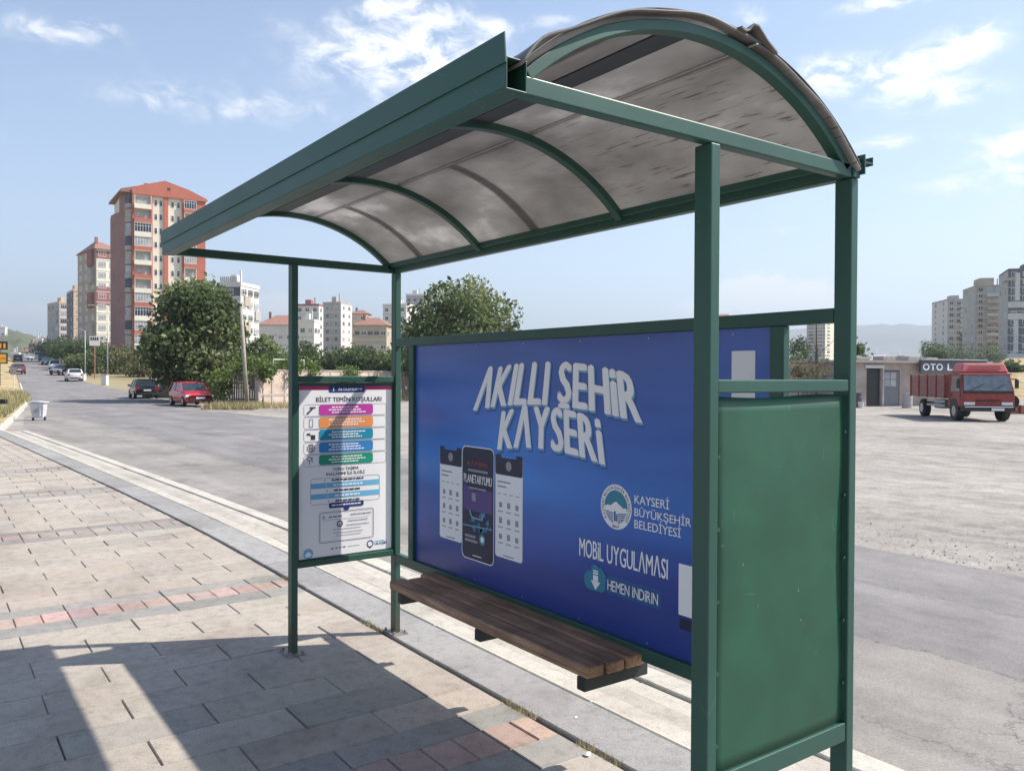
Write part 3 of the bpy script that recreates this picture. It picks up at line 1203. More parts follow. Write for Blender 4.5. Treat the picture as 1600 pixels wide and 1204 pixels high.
# ------------------------------------------------------------------ printed panels
def flat(name, col, rough=.42, var=.015):
    return mat(name, col, rough, var=var, scale=3, spec=.45)


def advert_material():
    m = bpy.data.materials.new('printed_blue')
    m.use_nodes = True
    t = m.node_tree
    b = t.nodes['Principled BSDF']
    b.inputs['Roughness'].default_value = .38
    b.inputs['Coat Weight'].default_value = .12
    b.inputs['Coat Roughness'].default_value = .22
    tc = t.nodes.new('ShaderNodeTexCoord')
    sp = t.nodes.new('ShaderNodeSeparateXYZ')
    t.links.new(tc.outputs['Object'], sp.inputs[0])
    mr = t.nodes.new('ShaderNodeMapRange')
    mr.inputs['From Min'].default_value, mr.inputs['From Max'].default_value = .53, 1.87
    t.links.new(sp.outputs['Z'], mr.inputs['Value'])
    c = ramp_node(t, mr.outputs[0], [(0, (.014, .036, .22)), (.22, (.016, .062, .34)), (.48, (.020, .150, .55)), (.68, (.026, .130, .51)), (1, (.055, .105, .39))])
    # pale diagonal beams of the print
    mpn = t.nodes.new('ShaderNodeMapping')
    mpn.inputs['Rotation'].default_value = (0, R(-32), 0)
    mpn.inputs['Scale'].default_value = (.35, 1, 2.4)
    t.links.new(tc.outputs['Object'], mpn.inputs[0])
    n = t.nodes.new('ShaderNodeTexNoise')
    n.inputs['Scale'].default_value = 1.6
    n.inputs['Detail'].default_value = 2
    t.links.new(mpn.outputs[0], n.inputs['Vector'])
    d = ramp_node(t, n.outputs['Fac'], [(.35, (.85, .82, .86)), (.62, (1.18, 1.2, 1.12))])
    mx = t.nodes.new('ShaderNodeMix')
    mx.data_type, mx.blend_type = 'RGBA', 'MULTIPLY'
    mx.inputs['Factor'].default_value = 1
    t.links.new(c, mx.inputs[6])
    t.links.new(d, mx.inputs[7])
    # brighter pool behind the telephones
    ds = t.nodes.new('ShaderNodeVectorMath')
    ds.operation = 'DISTANCE'
    ds.inputs[1].default_value = (2.15, .02, 1.24)
    t.links.new(tc.outputs['Object'], ds.inputs[0])
    pl = ramp_node(t, ds.outputs['Value'], [(0, (1.6, 1.85, 1.55)), (.5, (1.2, 1.3, 1.2)), (.95, (1, 1, 1))])
    m2 = t.nodes.new('ShaderNodeMix')
    m2.data_type, m2.blend_type = 'RGBA', 'MULTIPLY'
    m2.inputs['Factor'].default_value = .8
    t.links.new(mx.outputs[2], m2.inputs[6])
    t.links.new(pl, m2.inputs[7])
    t.links.new(m2.outputs[2], b.inputs['Base Color'])
    return m


M_AD = advert_material()
M_PW = flat('print_white', (.88, .89, .90))
M_PSH = flat('print_pale_blue', (.16, .34, .60))
M_PTEAL = flat('print_teal', (.03, .23, .36))
M_PTEAL2 = flat('print_teal_shade', (.022, .105, .30))
M_PNAVY = flat('print_navy', (.014, .02, .055))
M_PGREY = flat('print_grey', (.30, .31, .34))
M_PDK = flat('print_dark_grey', (.06, .065, .085))
M_PRED = flat('print_red', (.50, .06, .06))
M_PPUR = flat('print_violet', (.10, .06, .24))

ad = MB().box(.3225, 2.9895, .008, .020, .527, 1.8755).build('advert_panel', M_AD, shelter)
adb = MB().box(.3225, 2.9895, .002, .0075, .527, 1.8755).build('advert_backing', M_GREEN, shelter)
for xs_ in (.5, .95, 1.4, 1.85, 2.3, 2.75):
    for zz in (.545, 1.855):
        MB().cyl((xs_, .021, zz), (0, 1, 0), .004, .004, 8).build('screw', M_TRIM, ad)

_font = {}


def text_mesh(s, weight=0.0, space=1.0):
    cu = bpy.data.curves.new('lettering', 'FONT')
    cu.body = s
    cu.size = 1.0
    cu.offset = weight
    cu.space_character = space
    cu.resolution_u = 3
    ob = bpy.data.objects.new('lettering_tmp', cu)
    COL.objects.link(ob)
    dg = bpy.context.evaluated_depsgraph_get()
    dg.update()
    me = bpy.data.meshes.new_from_object(ob.evaluated_get(dg))
    vs = [tuple(v.co) for v in me.vertices]
    fs = [tuple(p.vertices) for p in me.polygons]
    bpy.data.objects.remove(ob)
    bpy.data.curves.remove(cu)
    bpy.data.meshes.remove(me)
    return vs, fs


def norm_text(s, weight=0.0, space=1.0, cap=None):
    """vertices scaled so that x runs 0..1 and a capital runs 0..1 in y"""
    vs, fs = text_mesh(s, weight, space)
    x0, x1 = min(v[0] for v in vs), max(v[0] for v in vs)
    ref, _ = text_mesh('H', weight)
    h0, h1 = min(v[1] for v in ref), max(v[1] for v in ref)
    return [((v[0] - x0) / (x1 - x0), (v[1] - h0) / (h1 - h0)) for v in vs], fs


class Face:
    """a printed face: maps (a, b) in metres (a to the right, b up) to space at layer k"""

    def __init__(s, kind):
        s.kind = kind

    def P(s, a, b, k):
        e = .0007 * k
        if s.kind == 'ad':
            return (a, .0203 + e, b)                     # a = world x, decreasing to the right
        return (PX - .0003 - e, a, b)                     # poster: a = world y, decreasing to the right


AD = Face('ad')
PX = LS - .034
PO = Face('po')


def put(face, name, polys, k, m, parent, label=None):
    q = MB()
    for p in polys:
        q.add([face.P(a, b, k) for a, b in p], [tuple(range(len(p)))])
    o = q.build(name, m, parent)
    return o


def lettering(face, name, s, a0, a1, b0, h, k, m, parent, weight=0.0, space=1.0, warp=None):
    vs, fs = norm_text(s, 0.0, space)
    q = MB()
    e = weight * .9 * h
    for j, (ea, eb) in enumerate(((0, 0), (e, 0), (-e, 0), (0, e * .6))):
        q.add([face.P(a0 + (a1 - a0) * x + ea, b0 + h * y + eb, k + .12 * j) for x, y in vs], fs)
    return q.build(name, m, parent)


def rrect(a0, a1, b0, b1, r, n=5):
    pts = []
    sa = 1 if a1 > a0 else -1
    for (ca, cb, st) in ((a1 - sa * r, b1 - r, 0), (a0 + sa * r, b1 - r, 90), (a0 + sa * r, b0 + r, 180), (a1 - sa * r, b0 + r, 270)):
        for i in range(n + 1):
            t = R(st + 90 * i / n)
            pts.append((ca + sa * r * math.cos(t), cb + r * math.sin(t)))
    return pts


def words(a0, a1, b0, b1, seed=1):
    """a line of print too small to read: short runs of different length"""
    rw = random.Random(seed + int(b0 * 1e4))
    out, a, h = [], a0, b1 - b0
    while a > a1 + h:
        w = h * rw.uniform(1.2, 3.6)
        e = max(a1, a - w)
        out.append([(a, b0), (e, b0), (e, b1), (a, b1)])
        a = e - h * .55
    return out


def disc(ca, cb, r, n=32):
    return [(ca + r * math.cos(6.283185 * i / n), cb + r * math.sin(6.283185 * i / n)) for i in range(n)]


def ring(ca, cb, r0, r1, n=40):
    return [[(ca + r0 * math.cos(t), cb + r0 * math.sin(t)), (ca + r1 * math.cos(t), cb + r1 * math.sin(t)), (ca + r1 * math.cos(t2), cb + r1 * math.sin(t2)), (ca + r0 * math.cos(t2), cb + r0 * math.sin(t2))]
            for t, t2 in ((6.283185 * i / n, 6.283185 * (i + 1) / n) for i in range(n))]


def frame(a0, a1, b0, b1, w, r=.01):
    o_, i_ = rrect(a0, a1, b0, b1, r), None
    sa = 1 if a1 > a0 else -1
    i_ = rrect(a0 + sa * w, a1 - sa * w, b0 + w, b1 - w, max(.001, r - w))
    n = len(o_)
    return [[o_[i], o_[(i + 1) % n], i_[(i + 1) % n], i_[i]] for i in range(n)]


# --- headline: tall white letters bent into a fan, with pale blue edges below
def quadratic(p0, pm, p1):
    def f(t):
        return p0 * (2 * (t - .5) * (t - 1)) + pm * (-4 * t * (t - 1)) + p1 * (2 * t * (t - .5))
    return f


def fan(bx0, bx1, tx0, tx1, bl, tl, dx=0.0, dz=0.0, grow=0.0):
    fb, ft = quadratic(*bl), quadratic(*tl)

    def w(x, y):
        yb, yt = fb(x), ft(x)
        z = yb + (yt - yb) * y
        xa, xb = bx0 + (bx1 - bx0) * x, tx0 + (tx1 - tx0) * x
        return xa + (xb - xa) * y + dx, z + dz
    return w


LINES = [('\u039bKILLI \u015eEH\u0130R', (2.317, .993, 2.222, 1.035, (1.495, 1.546, 1.489), (1.712, 1.758, 1.694))),
         ('K\u039bYSER\u0130', (2.075, 1.232, 2.035, 1.268, (1.293, 1.326, 1.287), (1.497, 1.533, 1.489)))]


def dotted_caps(s, weight, space):
    """letter outlines with every dotted capital I lowered so that stem and dot share the cap height"""
    out_v, out_f = [], []
    pen = 0.0
    for ch in s:
        if ch == ' ':
            pen += .30
            continue
        base = 'I' if ch == '\u0130' else ('S' if ch == '\u015e' else ch)
        vs, fs = text_mesh(base, weight)
        ref, _ = text_mesh('H', weight)
        h0, h1 = min(v[1] for v in ref), max(v[1] for v in ref)
        xa, xb = min(v[0] for v in vs), max(v[0] for v in vs)
        vs = [(v[0] - xa, (v[1] - h0) / (h1 - h0)) for v in vs]
        wd = xb - xa
        if ch == '\u0130':
            vs = [(x, y * .74) for x, y in vs]
            k = len(vs)
            vs += [(0, .83), (wd, .83), (wd, 1.0), (0, 1.0)]
            fs = list(fs) + [(k, k + 1, k + 2, k + 3)]
        if ch == '\u015e':
            vs = [(x, .10 + y * .90) for x, y in vs]
            k = len(vs)
            m_ = wd * .5
            vs += [(m_ - .14, -.04), (m_ + .14, -.04), (m_ + .14, .06), (m_ - .14, .06)]
            fs = list(fs) + [(k, k + 1, k + 2, k + 3)]
        n = len(out_v)
        out_v += [(x + pen, y) for x, y in vs]
        out_f += [tuple(i + n for i in f) for f in fs]
        pen += wd + space
    mxx = max(v[0] for v in out_v)
    return [(x / mxx, y) for x, y in out_v], out_f


def put_caps(name, s, args, k, m, dx=0, dz=0, weight=.05, space=.13, parent=None, face=AD):
    vs, fs = dotted_caps(s, 0.0, space)
    w = fan(*args, dx=dx, dz=dz)
    q = MB()
    for j, (ea, eb) in enumerate(((0, 0), (weight, 0), (-weight, 0), (0, weight * .5))):
        h = (args[5][1] - args[4][1])
        q.add([face.P(a + ea * h, b2 + eb * h, k + .12 * j) for a, b2 in (w(x, y) for x, y in vs)], fs)
    return q.build(name, m, parent or ad)


for s, args in LINES:
    put_caps('headline_edge', s, args, 1, M_PTEAL2, -.012, -.020)
    put_caps('headline_edge', s, args, 2, M_PSH, -.007, -.011)
    put_caps('headline_lettering', s, args, 3, M_PW)

# --- three telephones
def box_args(a0, a1, b0, b1):
    return (a0, a1, a0, a1, (b0, b0, b0), (b1, b1, b1))


def side_phone(a0, a1, b0, b1):
    ph = put(AD, 'phone_picture', [rrect(a0, a1, b0, b1, .018)], 1, M_PW, ad)
    put(AD, 'phone_header', [rrect(a0 - .002, a1 + .002, b1 - .108, b1 + .001, .012)], 2, M_PNAVY, ad)
    mid = (a0 + a1) / 2
    put(AD, 'phone_notch', [rrect(a0 - .055, a1 + .055, b1 - .016, b1 + .004, .008)], 3, M_AD, ad)
    put(AD, 'phone_badge', [disc(mid, b1 - .058, .026)], 3, M_PGREY, ad)
    q = []
    w = (a0 - a1)
    for r_ in range(3):
        for c_ in range(3):
            ca, cb = a0 - w * (.2 + .3 * c_), b1 - .27 - .085 * r_
            s_ = .014
            q += [rrect(ca + s_, ca - s_, cb - s_, cb + s_ * (1 + .3 * ((r_ + c_) % 2)), .005)]
            q += [rrect(ca + .022, ca - .022, cb - .038, cb - .032, .002)]
    q += [rrect(a0 - .02, a0 - .14, b1 - .150, b1 - .142, .003), rrect(a0 - .02, a0 - .10, b1 - .175, b1 - .167, .003)]
    for c_ in range(4):
        q += [rrect(a0 - .02 - .056 * c_, a0 - .052 - .056 * c_, b1 - .212, b1 - .208, .001)]
    put(AD, 'phone_icons', q, 2, M_PGREY, ad)
    put(AD, 'phone_home_bar', [rrect(mid + .05, mid - .05, b0 + .012, b0 + .016, .002)], 2, M_PDK, ad)


side_phone(2.688, 2.441, .724, 1.270)
side_phone(2.101, 1.853, .716, 1.268)
put(AD, 'phone_picture', [rrect(2.437, 2.110, .650, 1.292, .038)], 4, M_PW, ad)
put(AD, 'phone_screen', [rrect(2.431, 2.116, .656, 1.286, .034)], 5, M_PNAVY, ad)
put(AD, 'phone_sky', [[(2.42, .93), (2.127, .93), (2.127, 1.06), (2.30, 1.04), (2.42, 1.08)]], 6, M_PPUR, ad)
q = []
for k in range(16):
    ca = 2.40 - .26 * random.random()
    cb = .82 + .10 * random.random()
    s_ = .008 + .016 * random.random()
    q.append([(ca + s_, cb - s_ * .5), (ca - s_, cb - s_ * .6), (ca - s_ * .4, cb + s_)])
put(AD, 'phone_crowd', q, 7, M_PTEAL, ad)
put(AD, 'phone_glow', [[(2.42, .835), (2.127, .845), (2.127, .852), (2.42, .842)], [(2.36, .93), (2.33, .885), (2.22, .885), (2.20, .93), (2.215, .93), (2.235, .895), (2.32, .895), (2.345, .93)]], 8, M_PSH, ad)
put_caps('phone_lettering', 'PLANETARYUMU', box_args(2.413, 2.131, 1.085, 1.132), 7, M_PW, weight=.02, space=.06)
put_caps('phone_lettering', 'K\u039bYSER\u0130', box_args(2.375, 2.175, 1.185, 1.208), 7, M_PRED, weight=.02, space=.1)
put(AD, 'phone_small_print', [rrect(2.37, 2.17, 1.150, 1.163, .003), rrect(2.36, 2.185, 1.052, 1.062, .003), rrect(2.40, 2.29, .775, .79, .003), rrect(2.40, 2.27, .750, .765, .003), rrect(2.33, 2.29, .985, 1.03, .003)], 7, M_PGREY, ad)
put(AD, 'phone_badge', [disc(2.222, .780, .032)], 7, M_PTEAL, ad)
put(AD, 'phone_badge', [disc(2.222, .780, .017)], 8, M_PW, ad)
put(AD, 'phone_home_bar', [rrect(2.32, 2.23, .676, .681, .002)], 7, M_PW, ad)

# --- round city emblem with white ring, peak and striped field
ca, cb, r = 1.150, 1.105, .101
put(AD, 'emblem', [disc(ca, cb, r, 48)], 1, M_PW, ad)
put(AD, 'emblem_sky', [disc(ca, cb, r * .74, 40)], 2, M_PTEAL, ad)
pk = [(-.74, -.03), (-.50, .06), (-.34, .03), (-.10, .20), (.05, .24), (.18, .14), (.30, .10), (.48, -.02), (.62, .02), (.735, -.08), (.62, -.42), (.3, -.68), (0, -.74), (-.3, -.68), (-.62, -.42)]
put(AD, 'emblem_peak', [[(ca - a * r, cb + b2 * r) for a, b2 in pk]], 3, M_PW, ad)
q = []
for k in range(6):
    y0 = -.24 - .085 * k
    hw = math.sqrt(max(0, .73**2 - y0**2)) * .96
    q.append([(ca + hw * r, cb + (y0 + .02) * r), (ca + .16 * r, cb + (y0 - .03) * r), (ca + .16 * r, cb + (y0 - .075) * r), (ca + hw * r, cb + (y0 - .025) * r)])
    q.append([(ca - hw * r, cb + (y0 + .02) * r), (ca - .16 * r, cb + (y0 - .03) * r), (ca - .16 * r, cb + (y0 - .075) * r), (ca - hw * r, cb + (y0 - .025) * r)])
q += [[(ca - a * r, cb + b2 * r) for a, b2 in p] for p in ([(-.12, -.22), (.0, -.18), (.02, -.62), (-.10, -.66)], [(.05, -.3), (.14, -.32), (.12, -.66), (.04, -.64)])]
put(AD, 'emblem_stripes', q, 4, M_PTEAL2, ad)


def ring_text(face, name, s, ca, cb, r0, h, start, end, k, m, parent, sgn=-1):
    vs, fs = norm_text(s, .01, 1.1)
    q = MB()
    pts = []
    for x, y in vs:
        t = R(start + (end - start) * x)
        rr = r0 + h * y
        pts.append(face.P(ca + sgn * rr * math.cos(t), cb + rr * math.sin(t), k))
    q.add(pts, fs)
    return q.build(name, m, parent)


ring_text(AD, 'emblem_lettering', 'KAYSER\u0130 B\u00dcY\u00dcK\u015eEH\u0130R BELED\u0130YES\u0130', ca, cb, r * .79, r * .13, 222, -42, 2, M_PDK, ad)
put_caps('emblem_lettering', '1869', box_args(ca + .022, ca - .022, cb - r * .93, cb - r * .81), 2, M_PDK, weight=.0, space=.08)

# --- lettering beside and below the emblem
TXT = [('KAYSER\u0130', 1.032, .828, 1.137, .036), ('B\u00dcY\u00dcK\u015eEH\u0130R', 1.032, .707, 1.082, .034), ('BELED\u0130YES\u0130', 1.032, .762, 1.029, .036)]
for s, a0, a1, b0, h in TXT:
    lettering(AD, 'city_lettering', s, a0, a1, b0, h, 1, M_PW, ad, .018, 1.0)
put_caps('app_lettering', 'MOB\u0130L UYGUL\u039bM\u039bSI', box_args(1.400, .833, .843, .926), 1, M_PW, weight=.012, space=.09)
put(AD, 'button', [rrect(1.285, .868, .707, .787, .014)], 1, M_PTEAL2, ad)
q = [disc(1.318, .742, .045, 24), disc(1.262, .762, .050, 24), rrect(1.36, 1.215, .700, .765, .03), disc(1.282, .790, .030, 20)]
for k_, p in enumerate(q):
    put(AD, 'cloud_icon', [p], 2 + k_, M_PTEAL, ad)
put(AD, 'arrow_icon', [[(1.297, .742), (1.262, .742), (1.262, .772), (1.297, .772)], [(1.312, .744), (1.247, .744), (1.2795, .704)], [(1.297, .777), (1.262, .777), (1.262, .785), (1.297, .785)], [(1.297, .789), (1.262, .789), (1.262, .795), (1.297, .795)]], 7, M_PW, ad)
put_caps('button_lettering', 'HEMEN \u0130ND\u0130R\u0130N', box_args(1.198, .884, .723, .770), 7, M_PW, weight=.008, space=.09)
put(AD, 'white_card', [rrect(.772, .560, .712, .923, .004)], 1, M_PW, ad)
put(AD, 'store_badge', [rrect(.765, .58, .655, .700, .006)], 1, M_PNAVY, ad)
put(AD, 'blank_sticker', [rrect(.508, .398, 1.60, 1.790, .002)], 1, M_WHITE, ad)

# ------------------------------------------------------------------ timetable poster in the far end frame
q = MB().box(LS - PA + .008, LS - .006, PB + .001, DS - PB - .001, 1.6440, 1.6838)
part('poster_rail', q, M_GREEN, **BV)
q = MB().box(LS - PA + .008, LS - .006, PB + .001, DS - PB - .001, .5140, .5537)
part('poster_rail', q, M_GREEN, **BV)
M_PAPER = flat('poster_paper', (.86, .86, .87), .35)
po = MB().box(PX, PX + .008, PB + .002, DS - PB - .002, .555, 1.643).build('poster_panel', M_PAPER, shelter)
q = MB()
for (a0, a1, b0, b1) in ((.697, .684, .555, 1.643), (.053, .0405, .555, 1.643), (.684, .053, 1.622, 1.643), (.684, .053, .555, .562)):
    q.box(PX - .006, PX - .0005, a1, a0, b0, b1)
q.build('poster_edge', M_GREEN, po)
M_MAG = flat('print_magenta', (.52, .055, .36))
M_ORA = flat('print_orange', (.80, .30, .09))
M_TEAL = flat('print_petrol', (.02, .27, .42))
M_BLU = flat('print_sky_blue', (.04, .24, .58))
M_GRN = flat('print_green', (.02, .30, .19))
M_LBL = flat('print_light_blue', (.16, .47, .72))
M_NVB = flat('print_navy_blue', (.03, .045, .20))
M_INK = flat('print_ink', (.045, .05, .075))
M_LINE = flat('print_line', (.28, .27, .32))
M_PINK = flat('print_crimson', (.56, .045, .17))
put(PO, 'header_band', [[(.684, 1.598), (.684, 1.622), (.053, 1.622), (.053, 1.598)]], 1, M_PINK, po)
put(PO, 'header_tab', [rrect(.490, .245, 1.582, 1.621, .012)], 2, M_NVB, po)
put_caps('header_lettering', 'B\u0130LG\u0130LEND\u0130RME', box_args(.425, .262, 1.594, 1.609), 3, M_PW, weight=.01, space=.1, parent=po, face=PO)
put(PO, 'info_icon', [rrect(.461, .455, 1.590, 1.606, .002), disc(.458, 1.611, .003, 12)], 3, M_PW, po)
lettering(PO, 'title_lettering', 'B\u0130LET TEM\u0130N KO\u015eULLARI', .572, .128, 1.524, .027, 1, M_INK, po, .03)
BARS = [M_MAG, M_ORA, M_TEAL, M_BLU, M_GRN]
for k, mcol in enumerate(BARS):
    zt = 1.509 - .0775 * k
    put(PO, 'row_outline', frame(.652, .092, zt - .074, zt, .0022, .016), 1, M_LINE, po)
    put(PO, 'coloured_bar', [rrect(.553, .187, zt - .068, zt - .004, .014)], 2, mcol, po)
    put(PO, 'bar_small_print', [w_ for j in range(3) for w_ in words(.47 + .02 * ((k + j) % 2), .29 - .025 * ((k + j) % 3), zt - .023 - .016 * j, zt - .0155 - .016 * j)], 3, M_PW, po)
    ic = {0: [[(.635, zt - .055), (.60, zt - .022), (.592, zt - .030), (.627, zt - .063)], rrect(.615, .575, zt - .024, zt - .016, .002)],
          1: frame(.617, .592, zt - .062, zt - .012, .003, .004),
          2: [rrect(.632, .610, zt - .034, zt - .022, .002), rrect(.612, .59, zt - .038, zt - .033, .001), rrect(.605, .578, zt - .062, zt - .034, .003)],
          3: ring(.605, zt - .037, .022, .026, 24) + [rrect(.62, .59, zt - .039, zt - .036, .001), rrect(.607, .603, zt - .06, zt - .014, .001), rrect(.617, .613, zt - .056, zt - .018, .001), rrect(.597, .593, zt - .056, zt - .018, .001)],
          4: ring(.615, zt - .025, .010, .014, 16) + [rrect(.617, .613, zt - .062, zt - .038, .001), rrect(.60, .596, zt - .05, zt - .012, .001)]}[k]
    put(PO, 'row_icon', ic, 2, M_INK, po)
lettering(PO, 'caption_lettering', 'TOPLU TA\u015eIMA', .462, .286, 1.093, .018, 1, M_INK, po, .03)
lettering(PO, 'caption_lettering', 'KULLANIMI \u0130LE \u0130LG\u0130L\u0130', .505, .245, 1.064, .018, 1, M_INK, po, .03)
put(PO, 'list_outline', frame(.608, .138, .888, 1.050, .0025, .018), 1, M_LINE, po)
for zz in (1.004, .938):
    put(PO, 'list_stripe', [[(.606, zz - .016), (.606, zz + .016), (.140, zz + .016), (.140, zz - .016)]], 2, M_LBL, po)
for k, (a0, a1) in enumerate(((.47, .25), (.46, .26), (.455, .27), (.45, .28), (.445, .28))):
    zz = 1.036 - .033 * k
    put(PO, 'list_small_print', words(a0, a1, zz - .005, zz + .005) + [disc(a0 + .045, zz, .004, 10)], 3, M_PW if k in (1, 3) else M_INK, po)
put(PO, 'banner', [rrect(.488, .252, .860, .893, .009), [(.388, .862), (.352, .862), (.352, .845), (.370, .836), (.388, .845)]], 4, M_NVB, po)
put(PO, 'banner_small_print', words(.47, .27, .873, .881), 5, M_PW, po)
put(PO, 'card_outline', frame(.552, .180, .645, .838, .0035, .016), 1, M_LINE, po)
put(PO, 'card_inner_line', frame(.544, .188, .653, .830, .0015, .012), 2, M_LINE, po)
put(PO, 'card_small_print', words(.49, .40, .800, .809) + words(.34, .20, .806, .813) + words(.36, .22, .768, .773) + words(.37, .21, .742, .747) + words(.46, .27, .722, .726) + words(.46, .25, .700, .704) + words(.44, .27, .682, .686) + [rrect(.53, .21, .786, .788, .0005)], 3, M_LINE, po)
put(PO, 'card_icon', ring(.415, .757, .014, .021, 20) + [rrect(.418, .412, .745, .76, .001)] + ring(.522, .805, .006, .009, 12), 3, M_INK, po)
put(PO, 'foot_small_print', [rrect(.475, .455, .600, .610, .002), rrect(.445, .43, .601, .611, .002), rrect(.42, .405, .602, .612, .002), rrect(.395, .375, .603, .613, .002), rrect(.36, .28, .606, .609, .001)], 1, M_LINE, po)
put(PO, 'transport_emblem', ring(.205, .606, .017, .024, 24) + [[(.217, .59), (.193, .59), (.205, .575)]], 1, M_NVB, po)
lettering(PO, 'transport_lettering', 'ULA\u015eIM', .172, .085, .594, .017, 1, M_NVB, po, .03)
put(PO, 'transport_small_print', [rrect(.172, .10, .616, .621, .001)], 1, M_LBL, po)
put(PO, 'city_badge', [disc(.622, .592, .032, 28)], 1, M_LBL, po)
put(PO, 'city_badge_peak', [[(.645, .585), (.63, .600), (.622, .607), (.612, .597), (.600, .585), (.61, .572), (.634, .572)]], 2, M_PW, po)
# ------------------------------------------------------------------ buildings
M_CREAM = mat('cream_plaster', (.78, .74, .62), .9, var=.06, scale=.5)
M_BRICKRED = mat('red_plaster', (.48, .155, .105), .9, var=.08, scale=.6)
M_MAROON = mat('maroon_plaster', (.30, .13, .125), .9, var=.08, scale=.6)
M_WPLAST = mat('white_plaster', (.66, .64, .62), .9, var=.05, scale=.5)
M_GPLAST = mat('grey_plaster', (.41, .395, .375), .9, var=.07, scale=.5)
M_DGREY = mat('dark_cladding', (.085, .085, .10), .6, var=.1, scale=.5)
M_TAN = mat('tan_plaster', (.44, .37, .29), .9, var=.07, scale=.5)
M_PEACH = mat('peach_plaster', (.60, .45, .33), .9, var=.06, scale=.5)
M_TILE = mat('roof_tiles', (.30, .155, .12), .85, var=.2, scale=2, bump=.6, bscale=10)
M_FRAME = mat('window_frame_white', (.72, .72, .71), .5, var=.03)
M_GLASS = mat('window_glass', (.05, .06, .075), .12, var=.3, scale=.4, spec=.6)
M_GLASSL = mat('curtained_glass', (.36, .37, .38), .2, var=.35, scale=.5, spec=.6)
M_NAVYG = mat('navy_glazing', (.012, .018, .04), .15, var=.2, scale=.4, spec=.6)
M_RECESS = mat('balcony_recess', (.44, .41, .36), .9, var=.12, scale=.6)


def window_mb(w, h, nm=2, depth=.10, trans=True):
    """frame with mullions standing 3 cm proud; glass set behind (materials: frame, glass)"""
    q = MB()
    t = min(.09, w * .1)
    q.box(0, w, -.02, .04, 0, t, 0).box(0, w, -.02, .04, h - t, h, 0)
    q.box(0, t, -.0205, .04, t, h - t, 0).box(w - t, w, -.0205, .04, t, h - t, 0)
    for k in range(1, nm):
        x = w * k / nm
        q.box(x - t * .4, x + t * .4, -.018, .04, t, h - t, 0)
    if trans:
        q.box(t, w - t, -.016, .04, h * .68, h * .68 + t * .7, 0)
    q.add([(t, .012, t), (w - t, .012, t), (w - t, .012, h - t), (t, .012, h - t)], [(0, 1, 2, 3)], 1)
    return q


_wc = {}


def window(parent, x, y, z, w, h, nm=2, mats=None, rz=0.0, name='window'):
    mats = mats or [M_FRAME, M_GLASS]
    key = (round(w, 2), round(h, 2), nm, tuple(m.name for m in mats))
    if key in _wc:
        o = bpy.data.objects.new(name, _wc[key])
        COL.objects.link(o)
        o.parent = parent
    else:
        o = window_mb(w, h, nm).build(name, mats, parent)
        _wc[key] = o.data
    o.location = (x, y, z)
    o.rotation_euler = (0, 0, rz)
    return o


def balcony(parent, x, y, z, w, h, proj, m_wall, m_in, glazed=None, nm=5):
    """slab, parapet and opening (or glazing) of one storey of a balcony bay"""
    q = MB()
    q.box(x, x + w, y - proj, y - .02, z, z + .9, 0)
    q.box(x - .05, x + w + .05, y - proj - .05, y - .02, z - .16, z - .002, 1)
    b = q.build('balcony', [m_wall, m_in], parent)
    if glazed:
        window(parent, x + .02, y - proj + .06, z + .905, w - .04, h - 1.08, nm, glazed, name='balcony_glazing')
    else:
        q = MB()
        q.box(x + .1, x + w - .1, y - .12, y - .03, z + .2, z + h - .4, 0)
        q.box(x + w * .18, x + w * .45, y - .16, y - .121, z + .1, z + h * .78, 1)
        q.box(x + w * .55, x + w * .85, y - .16, y - .121, z + .95, z + h * .78, 1)
        for px_ in (x + .04, x + w - .16):
            q.box(px_, px_ + .12, y - proj, y - proj + .12, z + .902, z + h - .17, 2)
        q.build('balcony_recess', [m_in, M_GLASSL, m_wall], parent)


M_MAUVE = mat('mauve_plaster', (.30, .175, .165), .9, var=.1, scale=.6)
# ---- the tall red and cream tower
d = 175.0
ox, oy = at(207, d)
tower = empty('apartment_tower', (ox, oy, 2.2), R(-92))
tag(tower, 'tallest red and cream tower with a red gable, behind the walnut tree', 'apartment tower')
p1 = pxm(d)
Wt = 109 * p1
fh, nf, zb = 2.98, 12, 1.9
Ht = zb + nf * fh
q = MB()
q.prism([(0, 0), (Wt, 0), (Wt, 16), (-1.2, 16), (-1.7, 5.0)], 'z', -1.5, Ht, 0)
q.build('wall', M_CREAM, tower)
q = MB()
q.prism([(-1.71, 5.2), (-1.22, 15.9), (-2.0, 16.5), (-2.6, 11.2), (-2.4, 8.6)], 'z', -1.5, Ht - 3.2, 0)
q.build('side_wing', M_MAUVE, tower)
q = MB()
q.prism([(-.03, -.06), (-.10, -.02), (-1.80, 4.98), (-1.74, 5.04)], 'z', -1.5, Ht + .2, 0)
q.build('side_cladding', M_MAUVE, tower)
# red bands and pilasters
q = MB()
xa, xb, xc, xd, xe, xf = 0.0, 3.9, 6.25, 7.1, 10.0, 12.9
q.box(xb - .25, xb + .02, -.55, -.005, .5, Ht, 0)
q.box(xc, xd, -.40, -.005, .5, Ht + .8, 0)
q.box(xe - .02, xe + .3, -.55, -.005, .5, Ht, 0)
q.box(xf, Wt + .05, -.30, -.005, .5, Ht, 0)
q.box(-.06, .25, -.55, -.005, .5, Ht, 0)
q.build('pilaster', M_BRICKRED, tower)
